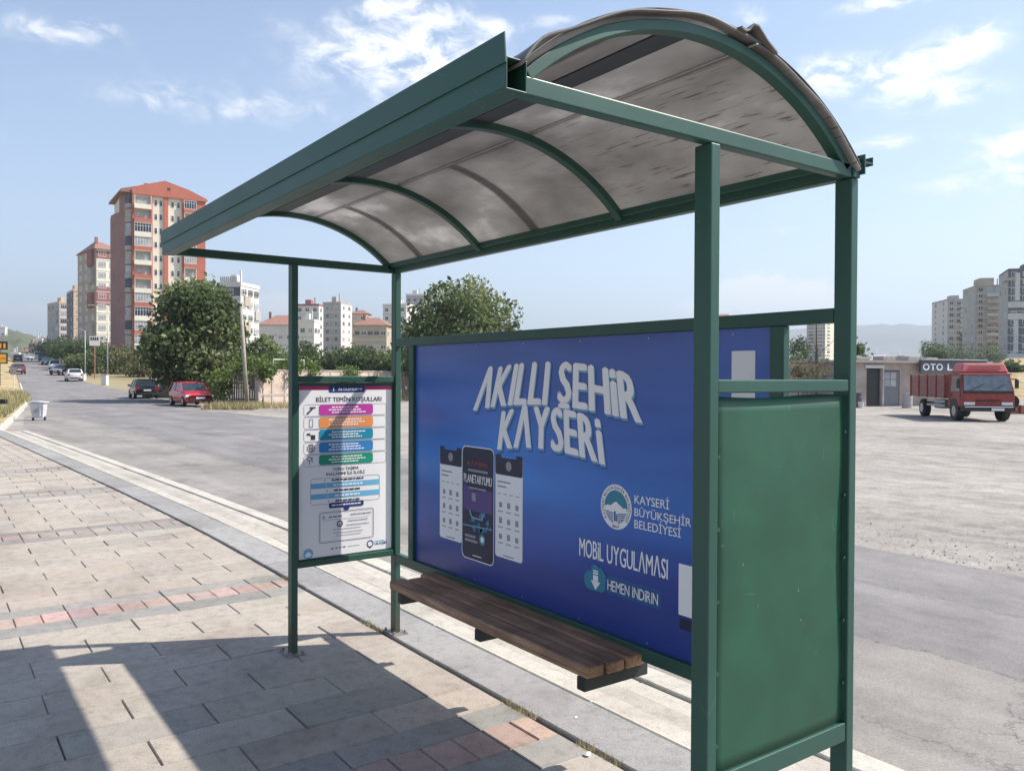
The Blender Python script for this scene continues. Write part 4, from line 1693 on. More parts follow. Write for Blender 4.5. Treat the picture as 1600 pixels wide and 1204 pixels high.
# gable wall and roof
q = MB()
prof = [(-.2, Ht + .001), (-.2, Ht + 1.0), (1.4, Ht + 1.9), (6.4, Ht + 3.5), (11.2, Ht + 2.2), (Wt + .3, Ht + .6), (Wt + .3, Ht + .001)]
q.prism(prof, 'y', -.62, .0, 0)
q.build('gable', M_BRICKRED, tower)
q = MB()
q.prism([(-2.4, Ht + .3), (-2.2, Ht + .9), (6.4, Ht + 3.4), (Wt + .6, Ht + .5), (Wt + .6, Ht + .3)], 'y', .005, 16.4, 0)
q.prism([(-2.2, 4.8), (.0, -.75), (.6, .0), (.6, 8), (-2.2, 9)], 'z', Ht + .201, Ht + .5, 0)
q.box(3.5, 4.3, 6, 6.9, Ht + 1.5, Ht + 3.9, 0)
q.build('roof', M_TILE, tower)
MB().box(6.9, 7.5, -.66, -.625, Ht + 1.5, Ht + 2.1).build('gable_window', M_GLASS, tower)
MB().box(.2, xb, -1.1, -.01, -1.5, zb - .2).build('ground_floor', M_BRICKRED, tower)
styleL = ['w', 'w', 'w', 'n', 'w', 'o', 'w', 'o', 'o', 'o', 'w', 'n', 'o', 'o'][:12]
styleL = ['w', 'w', 'w', 'n', 'w', 'o', 'o', 'o', 'w', 'n', 'o', 'o']
styleR = ['w', 'o', 'w', 'o', 'w', 'w', 'o', 'w', 'o', 'w', 'o', 'n']
GL = {'w': [M_FRAME, M_GLASSL], 'n': [M_FRAME, M_NAVYG], 'o': None}
for k in range(nf):
    z = zb + k * fh
    balcony(tower, .25, -.01, z, xb - .5, fh, 1.0, M_BRICKRED if k % 2 == 0 else M_CREAM, M_RECESS, GL[styleL[k]], 6)
    balcony(tower, xe + .3, -.01, z, xf - xe - .32, fh, .9, M_BRICKRED if k % 2 else M_CREAM, M_RECESS, GL[styleR[k]], 5)
    for xw in (4.35, 5.35, 7.75, 8.95):
        window(tower, xw, -.03, z + .95, .62, 1.25, 1)
    # angled side: narrow windows
    f = .45
    window(tower, -1.78 * .62 - .05, 4.98 * .62 + .45, z + .9, .9, 1.3, 1, [M_FRAME, M_GLASSL], rz=math.atan2(-5.0, 1.75))
    if k > 0:
        q = MB().prism([(-.16, .02), (-.75, -.12), (-1.30, 1.2), (-.80, 2.06)], 'z', z, z + .95, 0)
        q.prism([(-.15, .06), (-.62, .02), (-1.20, 1.22), (-.77, 1.95)], 'z', z + .952, z + fh - .22, 1)
        q.build('corner_balcony', [M_GPLAST, [M_GLASSL, M_RECESS, M_NAVYG][(k * 7) % 3]], tower)


def block(name, label, u0, u1, vtop, d, side, rz, wall_m, floors, cols, nf_side=2, bands=None, roof=None, side_m=None, group=None, win=(1.2, 1.3), cat='apartment block', depth=None, vb=None, mats=None, sidewin=True, rel=None):
    """an apartment block: front from column u0 to u1, its left (side=-1) or right (side=1) flank turned to view by rz"""
    p = pxm(d)
    Wd = (u1 - u0) * p / max(.5, math.cos(rz))
    Dp = depth or Wd
    az = YAW - math.atan(((u0 + u1) / 2 - 800) / FPX)
    ox, oy = at(u0, d) if True else (0, 0)
    gz_ = g(ox, oy) - 1.2
    o = empty(name, (ox, oy, gz_), az - math.pi / 2 + rz)
    tag(o, label, cat, group)
    H = zat((u0 + u1) / 2, vtop, d) - gz_
    q = MB().box(0, Wd, 0, Dp, 0, H, 0)
    q.build('wall', wall_m, o)
    fh = H / floors
    if side_m:
        if side < 0:
            MB().box(-.12, -.005, .1, Dp, 0, H - .01).build('side_wall', side_m, o)
        else:
            MB().box(Wd + .005, Wd + .12, .1, Dp, 0, H - .01).build('side_wall', side_m, o)
    if bands:
        for (f0, f1, m_, x0, x1) in bands:
            MB().box(Wd * x0 - .04, Wd * x1 + .04, -.05, -.004, H * f0, H * f1).build('wall_band', m_, o)
    if roof == 'hip':
        q = MB()
        e, hr = .6, min(Wd, Dp) * (.55 if floors > 9 else .26)
        vs = [(-e, -e, H), (Wd + e, -e, H), (Wd + e, Dp + e, H), (-e, Dp + e, H), (Wd * .35, Dp * .5, H + hr), (Wd * .65, Dp * .5, H + hr)]
        q.add(vs, [(0, 1, 5, 4), (1, 2, 5), (2, 3, 4, 5), (3, 0, 4), (3, 2, 1, 0)])
        q.box(Wd * .2, Wd * .2 + .7, Dp * .3, Dp * .3 + .7, H + .2, H + hr + .8)
        q.build('roof', M_TILE, o)
    else:
        q = MB()
        for (a, b2, c_, d_) in ((-.12, Wd + .12, -.12, .1), (-.12, Wd + .12, Dp - .1, Dp + .12), (-.12, .1, .101, Dp - .101), (Wd - .1, Wd + .12, .101, Dp - .101)):
            q.box(a, b2, c_, d_, H + .002, H + .7)
        q.box(Wd * .3, Wd * .55, Dp * .3, Dp * .6, H + .002, H + 2.4)
        q.box(Wd * .7, Wd * .7 + .3, Dp * .3, Dp * .3 + .3, H + .002, H + 3.2)
        q.build('parapet', wall_m if roof is None else roof, o)
    wsets = [mats] if mats else [[M_FRAME, M_GLASS], [M_FRAME, M_GLASS], [M_FRAME, M_GLASSL], [M_GPLAST, M_GLASS]]
    rw = random.Random(int(u0 * 7 + vtop))
    ww, wh = win
    n = 0
    q = MB()
    for k in range(1, floors):
        q.box(-.03, Wd + .03, -.07, -.001, k * fh - .12, k * fh + .06)
    q.build('floor_bands', M_WPLAST if wall_m is not M_WPLAST else M_GPLAST, o)
    for k in range(floors):
        for c_ in range(cols):
            x = Wd * (c_ + .5) / cols - ww / 2
            if n < 96:
                window(o, x, -.06, k * fh + fh * .3, ww, min(wh, fh * .6), 3 if ww > 1.5 else 2, rw.choice(wsets))
                n += 1
        if sidewin:
            for c_ in range(nf_side):
                if n >= 96:
                    break
                y = Dp * (c_ + .5) / nf_side
                if side < 0:
                    window(o, -.15, y + ww / 2, k * fh + fh * .3, ww, min(wh, fh * .6), 2, rw.choice(wsets), rz=-math.pi / 2)
                else:
                    window(o, Wd + .15, y - ww / 2, k * fh + fh * .3, ww, min(wh, fh * .6), 2, rw.choice(wsets), rz=math.pi / 2)
                n += 1
    return o, Wd, Dp, H


o2, W2, D2, H2 = block('apartment_block', 'cream and maroon block with a hipped tile roof, left of the tallest red tower', 151, 183, 389, 215, -1, R(16), M_CREAM, 11, 2, 3,
                       bands=[(.0, .20, M_MAROON, 0, 1), (.52, .68, M_MAROON, 0, 1), (.92, .985, M_MAROON, 0, 1)], roof='hip', win=(1.9, 1.5), depth=17, side_m=M_TAN, mats=[M_FRAME, M_GLASSL])
for k in range(4):
    z0 = H2 * (.22 + .28 * (k // 2) + .0) if False else H2 * [.23, .71, .86, .5][k]
    MB().box(-.9, -.13, 1.5 + 0, 5.5, z0, z0 + H2 * .13).build('side_bay', M_GPLAST if k < 2 else M_MAROON, o2)
block('apartment_block', 'plain peach block with a blank flank, behind the cream and maroon block', 115, 129, 455, 262, -1, R(8), M_PEACH, 9, 1, 2, win=(.9, 1.1), depth=14, side_m=M_DGREY)
block('apartment_block', 'white block with dark balcony openings at the far end of the street', 93, 116, 474, 275, -1, R(16), M_WPLAST, 8, 2, 3, bands=[(.0, .42, M_GPLAST, 0, 1)], win=(1.9, 1.5), depth=13, side_m=M_GPLAST, roof=M_PEACH)
ob, Wb, Db, Hb_ = block('office_block', 'white and charcoal block with a sign on its roof, right of the leafy tree', 341, 374, 447, 160, 1, R(-30), M_WPLAST, 7, 1, 3,
                        bands=[(.885, .985, M_DGREY, .03, .97), (.68, .80, M_DGREY, .03, .97), (.30, .66, M_DGREY, .35, .97)], win=(1.7, 1.2), depth=7.2, cat='office block')
for k in range(5):
    MB().box(Wb + .005, Wb + .3, 1.2 + (k % 2) * 4.2, 3.4 + (k % 2) * 4.2, Hb_ * .18 + k * Hb_ * .15, Hb_ * .29 + k * Hb_ * .15).build('side_panel', M_GPLAST if k % 2 else M_TAN, ob)
q = MB()
for k in range(9):
    q.box(Wb * (.12 + .085 * k), Wb * (.12 + .085 * k) + Wb * .055, -.25, -.15, Hb_ + .85, Hb_ + 1.75)
    q.box(Wb * (.14 + .085 * k), Wb * (.14 + .085 * k) + .06, -.14, -.08, Hb_ + .69, Hb_ + 1.2)
q.box(Wb * .1, Wb * .9, -.14, -.07, Hb_ + .75, Hb_ + .84)
q.build('roof_sign', M_GPLAST, ob)

FARB = [
    ('white house front with a pale red tiled roof, left of the front shelter post', 404, 470, 507, 250, 1, R(-6), M_WPLAST, 2, 5, 'hip', (1.4, 1.2)),
    ('cream block with a small red roof house on top, right of the front shelter post', 462, 497, 478, 290, 1, R(-20), M_WPLAST, 7, 3, M_MAROON, (1.5, 1.4)),
    ('low white house in front of the cream block', 467, 490, 503, 225, 1, R(-22), M_WPLAST, 3, 2, None, (1.3, 1.2)),
    ('tall pale grey block with a blank left half, middle of the distant row', 505, 531, 476, 240, 1, R(-34), M_GPLAST, 8, 2, None, (1.0, 1.1)),
    ('beige block with an orange roof edge, behind the tall pale grey block', 548, 572, 490, 300, 1, R(-18), M_PEACH, 6, 2, 'hip', (1.5, 1.3)),
    ('brown and white house with red hipped roof behind the garden trees', 553, 603, 508, 230, 1, R(-14), M_TAN, 3, 5, 'hip', (1.5, 1.2)),
    ('white block beside the far back post of the shelter', 598, 634, 478, 310, 1, R(-25), M_WPLAST, 7, 3, None, (1.4, 1.4)),
    ('grey block just right of the far back post, behind the round green tree', 634, 662, 462, 330, 1, R(-10), M_GPLAST, 8, 3, M_WPLAST, (1.5, 1.4)),
    ('red roofed block peeping over the advert wall', 1108, 1146, 500, 260, 1, R(-8), M_PEACH, 4, 3, 'hip', (1.4, 1.3)),
]
for (lab, u0, u1, vt, d, sd, rz, wm_, fl, cl, rf, wn) in FARB:
    block('apartment_block', lab, u0, u1, vt, d, sd, rz, wm_, fl, cl, 2, roof=rf, win=wn, group='distant apartment blocks', side_m=(M_WPLAST if wm_ is M_GPLAST else None))
# towers on the right
oR1, Wr, Dr, Hr = block('apartment_tower', 'slim white tower seen through the gap beside the advert wall', 1260, 1286, 500, 240, 1, R(-28), M_GPLAST, 14, 2, 3, win=(1.5, 1.5), cat='apartment tower', depth=12, side_m=M_CREAM)
o, a_, b_, c_ = block('apartment_tower', 'pale grey curved tower, leftmost of the three behind the red lorry', 1480, 1520, 470, 300, -1, R(20), M_GPLAST, 11, 4, 2, win=(1.5, 1.3), cat='apartment tower', depth=16, side_m=M_WPLAST)
for k in range(9):
    MB().box(a_ * .42, a_ * .95, -1.0, -.08, c_ * (.30 + .075 * k), c_ * (.30 + .075 * k) + .9).build('balcony', M_WPLAST if k > 2 else M_DGREY, o)
o, a_, b_, c_ = block('apartment_tower', 'tan and brown tower with a stepped roof, middle of the three behind the lorry', 1524, 1572, 449, 270, -1, R(16), M_TAN, 13, 4, 2, win=(1.4, 1.3), cat='apartment tower', depth=15, side_m=M_GPLAST, bands=[(.86, .99, M_GPLAST, .25, 1), (.0, .3, M_PEACH, .7, 1)])
for k in range(10):
    MB().box(a_ * .30, a_ * .62, -1.1, -.08, c_ * (.14 + .082 * k), c_ * (.14 + .082 * k) + .9).build('balcony', M_PEACH if k % 3 else M_WPLAST, o)
MB().box(a_ * .15, a_ * .55, 2, 9, c_ + .01, c_ + 3.2).build('roof_house', M_TAN, o)
o, a_, b_, c_ = block('apartment_tower', 'dark glazed tower with white bands at the right edge of the view', 1574, 1650, 424, 240, -1, R(10), M_DGREY, 12, 5, 2, win=(1.5, 1.5), cat='apartment tower', depth=16, side_m=M_GPLAST, bands=[(.50, .56, M_WPLAST, 0, .9), (.62, .68, M_WPLAST, 0, 1), (.0, .14, M_WPLAST, 0, 1), (.15, .49, M_WPLAST, .1, .18), (.69, .98, M_WPLAST, .12, .2)])
MB().box(-.8, a_ * .12, -.9, 6, c_ * .90, c_ * .93).build('roof_canopy', M_GPLAST, o)
# hillside houses far down the street
HS = [(46, 52, 536, 330, M_PEACH), (52, 63, 531, 380, M_WPLAST), (63, 76, 538, 410, M_WPLAST), (34, 44, 549, 360, M_PEACH), (16, 27, 553, 330, M_WPLAST), (-6, 6, 512, 520, M_WPLAST), (70, 80, 529, 470, M_PEACH), (28, 37, 540, 480, M_TAN)]
HL = ['narrow brick coloured house on the left of the far street end', 'tall white house at the far street end', 'wide white house left of the street trees', 'low peach house at the foot of the hill', 'low white house behind the yellow sign', 'white house on top of the hill', 'peach house high above the street end', 'tan house halfway up the hill']
for (u0, u1, vt, d, wm_), lab in zip(HS, HL):
    block('house', lab, u0, u1, vt, d, 1, R(-15), wm_, 3, 2, 1, roof='hip' if wm_ is not M_WPLAST else None, win=(1.2, 1.3), cat='house', group='houses on the hill')
# ------------------------------------------------------------------ trees and plants
def leaf_material(name, transl=.45):
    m = bpy.data.materials.new(name)
    m.use_nodes = True
    t = m.node_tree
    b = t.nodes['Principled BSDF']
    b.inputs['Roughness'].default_value = .55
    b.inputs['Specular IOR Level'].default_value = .35
    a = t.nodes.new('ShaderNodeAttribute')
    a.attribute_name = 'Col'
    t.links.new(a.outputs['Color'], b.inputs['Base Color'])
    tr = t.nodes.new('ShaderNodeBsdfTranslucent')
    t.links.new(a.outputs['Color'], tr.inputs['Color'])
    ms = t.nodes.new('ShaderNodeMixShader')
    ms.inputs[0].default_value = transl
    t.links.new(b.outputs[0], ms.inputs[1])
    t.links.new(tr.outputs[0], ms.inputs[2])
    t.links.new(ms.outputs[0], t.nodes['Material Output'].inputs['Surface'])
    return m


M_LEAF = leaf_material('leaves')
M_BLADE = leaf_material('dry_blades', .3)
M_BARK = mat('bark', (.11, .085, .065), .95, var=.3, scale=4, bump=.8, bscale=12)


def leaves_mesh(name, blobs, n, size, cols, parent, droop=.3, fill=.55, m=None, seed=1):
    """leaf sprays spread through overlapping irregular lumps: each spray is a small bent pair of leaf faces"""
    rg = np.random.default_rng(seed)
    B = np.array(blobs, float)
    vol = B[:, 3] * B[:, 4] * B[:, 5]
    pick = rg.choice(len(B), n, p=vol**.8 / (vol**.8).sum())
    dirs = rg.normal(size=(n, 3))
    dirs /= np.linalg.norm(dirs, axis=1)[:, None]
    rad = rg.random(n) ** (1 / 3.0)
    rad = fill + (1.02 - fill) * rad
    # lumpy surface: clusters
    lump = 1 + .16 * np.sin(dirs[:, 0] * 7 + pick * 1.7) * np.sin(dirs[:, 1] * 6 + pick) + .12 * np.sin(dirs[:, 2] * 9 + pick * 2.1)
    ctr = B[pick, :3] + dirs * B[pick, 3:6] * (rad * lump)[:, None]
    # gather leaves into tufts for light and dark clumps
    nt_ = max(8, n // 14)
    tid = rg.integers(0, nt_, n)
    ctr += rg.normal(size=(n, 3)) * size * .5
    s = size * (.35 + 1.1 * rg.random(n) ** 1.4)
    ax = rg.normal(size=(n, 3)) + dirs * .6
    ax[:, 2] -= droop
    ax /= np.linalg.norm(ax, axis=1)[:, None]
    o2 = rg.normal(size=(n, 3)) + np.array([0, 0, .5])
    sd = np.cross(ax, o2)
    sd /= np.linalg.norm(sd, axis=1)[:, None] + 1e-9
    nr = np.cross(sd, ax)
    tip = ctr + ax * s[:, None]
    mid = ctr + ax * (s * .5)[:, None] - nr * (s * .10)[:, None]
    l = mid + sd * (s * .32)[:, None] + nr * (s * .16)[:, None]
    r = mid - sd * (s * .32)[:, None] + nr * (s * .16)[:, None]
    V = np.stack([ctr, l, tip, r, mid], 1).reshape(-1, 3)
    k = np.arange(n) * 5
    F = np.concatenate([np.stack([k, k + 1, k + 4], 1), np.stack([k + 1, k + 2, k + 4], 1), np.stack([k + 2, k + 3, k + 4], 1), np.stack([k + 3, k, k + 4], 1)])
    C = np.array(cols, float)
    ph = np.sin(ctr[:, 0] * 1.3 / max(size, .05) * .35) + np.sin(ctr[:, 1] * 1.1 / max(size, .05) * .35 + 1) + np.sin(ctr[:, 2] * 1.5 / max(size, .05) * .35 + 2)
    ci = np.clip(((ph / 6 + .5) * len(C) + rg.normal(size=n) * .7), 0, len(C) - 1).astype(int)
    cc = C[ci] * (1.0 + .9 * rg.random(n))[:, None]
    me = bpy.data.meshes.new(name)
    me.vertices.add(len(V))
    me.vertices.foreach_set('co', V.ravel())
    me.loops.add(len(F) * 3)
    me.loops.foreach_set('vertex_index', F.ravel())
    me.polygons.add(len(F))
    me.polygons.foreach_set('loop_start', np.arange(len(F)) * 3)
    me.polygons.foreach_set('loop_total', np.full(len(F), 3))
    me.materials.append(m or M_LEAF)
    a = me.color_attributes.new('Col', 'FLOAT_COLOR', 'CORNER')
    fc = np.tile(cc, (4, 1))
    buf = np.ones((len(F) * 3, 4))
    buf[:, :3] = np.repeat(fc, 3, 0)
    a.data.foreach_set('color', buf.ravel())
    me.update()
    me.validate()
    o = bpy.data.objects.new(name, me)
    COL.objects.link(o)
    if parent:
        o.parent = parent
    return o


GREENS = [(.055, .070, .033), (.075, .10, .042), (.10, .132, .052), (.13, .165, .065), (.175, .195, .095)]
DARKG = [(.036, .050, .026), (.05, .072, .032), (.066, .095, .038), (.085, .118, .046)]
OLIVE = [(.07, .08, .03), (.10, .11, .04), (.14, .13, .05), (.17, .14, .07)]
VINE = [(.055, .085, .026), (.08, .12, .034), (.12, .16, .045)]


def tree(u, d, wid, hgt, label, name='leafy_tree', lumps=9, n=6000, size=.35, cols=GREENS, base=.12, group=None, seed=1, trunk=.28, squash=.9, cat='tree', dome=0.0, skew=0.0):
    x, y = at(u, d)
    o = empty(name, (x, y, g(x, y)))
    tag(o, label, cat, group)
    rg = random.Random(seed)
    z0, zc = hgt * base, hgt * (1 + base) / 2
    blobs = [(0, 0, zc, wid * .28, wid * .28, (hgt - z0) * .34)]
    lumps = int(lumps * 1.5)
    for k in range(lumps):
        a = 2.4 * k + rg.uniform(-.4, .4)
        lv = rg.uniform(-.8, .95)
        rr = wid * rg.uniform(.27, .43) * math.sqrt(max(.06, 1 - lv * lv * .8)) * (1 + dome * .4 - dome * .55 * (lv + 1))
        s_ = rg.uniform(.085, .20) * wid
        sx_, sy_ = -_R[0] * skew * (lv + .2), -_R[1] * skew * (lv + .2)
        blobs.append((sx_ + math.cos(a) * rr, sy_ + math.sin(a) * rr, zc + lv * (hgt - z0) * .38, s_, s_, s_ * squash))
    leaves_mesh('crown', blobs, n, size, cols, o, seed=seed)
    q = MB()
    q.tube([(0, 0, -.2), (.05, 0, hgt * .18), (0, .05, hgt * .4)], [trunk, trunk * .75, trunk * .5], 8)
    for k in range(6):
        a = 6.283 * k / 6 + rg.uniform(-.3, .3)
        e = wid * .30
        q.tube([(0, .03, hgt * (.22 + .03 * k)), (math.cos(a) * e * .5, math.sin(a) * e * .5, hgt * (.42 + .03 * k)), (math.cos(a) * e, math.sin(a) * e, hgt * (.58 + .05 * rg.random()))], [trunk * .5, trunk * .3, trunk * .1], 6)
    q.build('trunk', M_BARK, o, smooth=True)
    return o


tree(324, 53, 8.0, 7.35, 'large leafy walnut tree beside the red car', lumps=20, n=19000, size=.34, base=.10, seed=3, trunk=.32, dome=.8, skew=1.35)
tree(729, 62, 10.2, 8.7, 'round broad green tree rising behind the advert wall', lumps=26, n=21000, size=.34, base=.12, seed=9, trunk=.35)
TR = [(440, 88, 6.5, 3.9, 'low dark garden tree behind the block wall, left of the front post', DARKG), (470, 80, 5.0, 3.6, 'bushy tree right behind the white pipe frame', GREENS), (497, 82, 6.0, 4.6, 'dark green tree over the poster, right of the front post', DARKG),
      (528, 88, 5.5, 3.6, 'pale olive tree over the middle of the poster', OLIVE), (556, 80, 5.5, 4.2, 'tall dark tree over the right of the poster', DARKG), (588, 78, 5.5, 4.1, 'dark tree beside the far back post', DARKG), (622, 76, 5, 3.9, 'green tree behind the far back post', GREENS),
      (660, 74, 5, 3.6, 'low green tree left behind the advert wall', GREENS)]
for i, (u, d, w, h, lab, cl) in enumerate(TR):
    tree(u, d, w, h, lab, 'garden_tree', 8, 3600, .34, cl, .02, 'garden trees behind the wall', 20 + i, .14)
ST = [(205, 128, 7, 3.6, 'dry olive shrub under the tallest tower', OLIVE), (180, 135, 7, 4.2, 'olive bush left of the tower foot', OLIVE), (158, 130, 8, 4.6, 'dark street tree between the lamp posts', DARKG), (135, 138, 8, 5.8, 'tall dark street tree in front of the cream and maroon block', DARKG),
      (112, 146, 8.5, 5.4, 'dark street tree beside the white car', DARKG), (128, 118, 5, 3.1, 'low green street bush right of the white car', GREENS), (92, 190, 9, 5.2, 'dark street tree by the far parked cars', DARKG), (76, 230, 9, 5.5, 'farthest dark street tree', DARKG), (230, 118, 6, 2.6, 'thorny olive shrub beside the walnut tree', OLIVE), (100, 165, 8, 5, 'dark green street tree behind the grey car', DARKG)]
for i, (u, d, w, h, lab, cl) in enumerate(ST):
    tree(u, d, w, h, lab, 'street_tree', 8, 2600, .42, cl, .02, 'street trees', 40 + i, .16)
RT = [(1457, 150, 5, 6.2, 'dark conifer left of the pale grey tower'), (1470, 148, 4.5, 4.6, 'small dark conifer beside the taller one'), (1337, 72, 2.2, 5.0, 'dark narrow tree just right of the near back post'), (1246, 120, 3.5, 7.0, 'narrow poplar left of the slim white tower'), (1262, 95, 6, 3.2, 'low dark bush under the slim white tower'), (1300, 95, 6, 3.0, 'low dark bush behind the pink wall'), (1586, 92, 2.6, 2.8, 'round dark bush on the dry bank'), (1350, 110, 5, 3.4, 'grey green bush behind the shed roof'), (1500, 180, 9, 4.5, 'dark trees at the foot of the pale grey tower'), (1545, 170, 8, 4.0, 'dark tree at the foot of the tan tower')]
for i, (u, d, w, h, lab) in enumerate(RT):
    tree(u, d, w, h, lab, 'dark_tree', 7, 1800, .34, DARKG, .02, 'dark trees beyond the lot', 60 + i, .12, squash=1.3)
# vine and hedge plants on the fence and wall
def wall_depth(u):
    (x0, y0), (x1, y1) = at(403, 45.5), at(820, 84)
    k = ray(u, 586)
    t = ((x0 - CAM[0]) * (y1 - y0) - (y0 - CAM[1]) * (x1 - x0)) / (k[0] * (y1 - y0) - k[1] * (x1 - x0))
    return t
VN = [(348, 46.5, 1.8, 1.7, 'light green vine beside the red car'), (385, 47.5, 1.9, 2.7, 'vine hanging over the picket fence'), (412, wall_depth(412) - .1, 1.6, 2.8, 'vine spilling over the left end of the block wall'), (446, wall_depth(446) + 1.0, 2.2, 2.9, 'bright vine over the block wall behind the front post'), (545, wall_depth(545) - .1, 2.2, 2.45, 'vine hanging over the wall top above the poster'), (485, wall_depth(485) + .5, 2.2, 2.6, 'vine over the wall right of the pipe frame')]
for i, (u, d, w, h, lab) in enumerate(VN):
    x, y = at(u, d)
    o = empty('vine', (x, y, g(x, y)))
    tag(o, lab, 'vine', 'vines on the wall')
    rg = random.Random(80 + i)
    low = .1 if u < 360 else h * .62
    bl = [(rg.uniform(-.4, .4) * w, rg.uniform(-.3, .3), low + (h - low) * rg.random(), w * .25, w * .22, (h - low) * .28) for _ in range(8)]
    leaves_mesh('foliage', bl, 900, .20, VINE, o, seed=80 + i)
    q = MB()
    q.tube([(0, 0, -.1), (.1, .05, h * .4), (-.1, 0, h * .85)], [.05, .04, .02], 6)
    q.build('stem', M_BARK, o)

# dry grass blades: along the wall, the verge and the bank
def blades(name, spots, n, h, cols, seed=5):
    rg = np.random.default_rng(seed)
    P = []
    for (x0, y0, x1, y1, wd, zf) in spots:
        f = rg.random(n)
        e = (rg.random(n) - .5) * wd
        dx, dy = x1 - x0, y1 - y0
        ln_ = math.hypot(dx, dy)
        px, py = x0 + dx * f - dy / ln_ * e, y0 + dy * f + dx / ln_ * e
        pz = np.array([zf(a, b2) for a, b2 in zip(px, py)])
        P.append(np.stack([px, py, pz], 1))
    P = np.concatenate(P)
    m = len(P)
    hh = h * (.4 + rg.random(m))
    a = rg.random(m) * 6.283
    w = h * .05 * (1 + rg.random(m))
    lean = rg.normal(size=(m, 2)) * .3 * hh[:, None]
    b0 = P + np.stack([np.cos(a) * w, np.sin(a) * w, np.zeros(m)], 1)
    b1 = P - np.stack([np.cos(a) * w, np.sin(a) * w, np.zeros(m)], 1)
    tp = P + np.stack([lean[:, 0], lean[:, 1], hh], 1)
    V = np.stack([b0, b1, tp], 1).reshape(-1, 3)
    C = np.array(cols)[rg.integers(0, len(cols), m)] * (.8 + .4 * rg.random(m))[:, None]
    me = bpy.data.meshes.new(name)
    me.from_pydata(V.tolist(), [], [(3 * i, 3 * i + 1, 3 * i + 2) for i in range(m)])
    me.materials.append(M_BLADE)
    at_ = me.color_attributes.new('Col', 'FLOAT_COLOR', 'CORNER')
    buf = np.ones((m * 3, 4))
    buf[:, :3] = np.repeat(C, 3, 0)
    at_.data.foreach_set('color', buf.ravel())
    o = bpy.data.objects.new(name, me)
    COL.objects.link(o)
    return o


STRAW = [(.55, .44, .26), (.47, .38, .22), (.38, .33, .17), (.24, .25, .11)]
wl = [at(330, 44), at(410, 44), at(660, wall_depth(660) - 1.8)]
tag(blades('dry_grass', [(*wl[0], *wl[1], 3.4, g), (*wl[1], *wl[2], 2.4, g)], 2600, .34, STRAW), kind='stuff')


def vz(x, y):
    return g(x, y) + .12


vg = [(27.6, .5 + off(27) - .3), at(33, 46), at(26, 62), at(12, 90)]
tag(blades('verge_grass', [(vg[0][0], vg[0][1] + .9, vg[1][0], vg[1][1] + .9, 2.2, lambda x, y: g(x, y) + .18), (vg[1][0], vg[1][1] + 1, vg[2][0], vg[2][1] + 1, 3, lambda x, y: g(x, y) + .2)], 3000, .30, STRAW + [(.16, .22, .06)], 6), kind='stuff')
# weeds in the kerb joint
WD = [(1.78, .085, 'tuft of dry weed in the kerb joint before the bench'), (3.45, .09, 'green weed beside the foot of the far back post'), (1.18, .09, 'weed tuft right of the pink bricks'), (4.95, .09, 'green weed strip in the joint behind the front post')]
for i, (x, y, lab) in enumerate(WD):
    rg = np.random.default_rng(90 + i)
    o = blades('weed_tuft', [(x - .14, y, x + .14, y, .06, lambda a, b2: -.012)], 150, .032, STRAW if i in (0, 2) else STRAW + [(.10, .16, .05)] * 3, 90 + i)
    tag(o, lab, 'weed', 'weeds in the kerb joint')
M_LIT = mat('crumpled_paper', (.7, .7, .7), .7, var=.1, scale=30)
for i, (u, v, lab) in enumerate(((917, 1181, 'larger crumpled white paper near the kerb joint'), (900, 1122, 'small white paper scrap beside the pink bricks'))):
    k = ray(u, v)
    tt = -CAM[2] / k[2]
    x, y = CAM[0] + k[0] * tt, CAM[1] + k[1] * tt
    q = MB()
    s_ = .018 if i == 0 else .010
    rg = random.Random(i)
    vs = [(x + s_ * math.cos(a) * rg.uniform(.6, 1.3), y + s_ * math.sin(a) * rg.uniform(.6, 1.3), .004 + s_ * .7 * rg.random()) for a in (0, 1, 2, 3, 4, 5)] + [(x, y, s_ * 1.1), (x, y, .002)]
    q.add(vs, [(k_, (k_ + 1) % 6, 6) for k_ in range(6)] + [((k_ + 1) % 6, k_, 7) for k_ in range(6)])
    tag(q.build('paper_scrap', M_LIT), lab, 'litter', 'paper scraps on the pavement')
# bare tree by the pink wall
x, y = at(1276, 52)
o = empty('bare_tree', (x, y, g(x, y)))
tag(o, 'bare thin tree with dead branches in the gap beside the advert wall', 'tree')
q = MB()
q.tube([(0, 0, -.1), (0, 0, 2.4), (.05, 0, 5.2)], [.09, .08, .03], 7)
q.build('trunk', M_BARK, o)
q = MB()
rg = random.Random(4)
for k in range(26):
    a, z = rg.uniform(0, 6.28), rg.uniform(1.2, 3.6)
    e = rg.uniform(.5, 1.5)
    q.tube([(0, 0, z), (math.cos(a) * e * .5, math.sin(a) * e * .5, z + rg.uniform(-.1, .5)), (math.cos(a) * e, math.sin(a) * e, z + rg.uniform(-.3, 1.0))], [.03, .018, .006], 5)
q.build('branches', M_BARK, o)
x, y = at(1264, 50)
bl = [(rg.uniform(-.9, 1.0), rg.uniform(-.3, .3), 2.2 + rg.uniform(-.3, .3), .5, .4, .3) for _ in range(7)]
o = empty('dead_shrub', (x, y, g(x, y)))
tag(o, 'brown dead shrub lying over the pink wall', 'shrub')
leaves_mesh('foliage', bl, 900, .16, [(.12, .10, .07), (.18, .15, .10), (.10, .10, .05)], o, seed=99)
q = MB()
for k in range(5):
    q.tube([(-.6 + .3 * k, 0, -.1), (-.5 + .3 * k, .1, 1.2), (-.7 + .35 * k, 0, 2.2)], [.035, .03, .015], 5)
q.build('stems', M_BARK, o)
# ------------------------------------------------------------------ walls, shed, posts, vehicles
M_BLOCKW = None


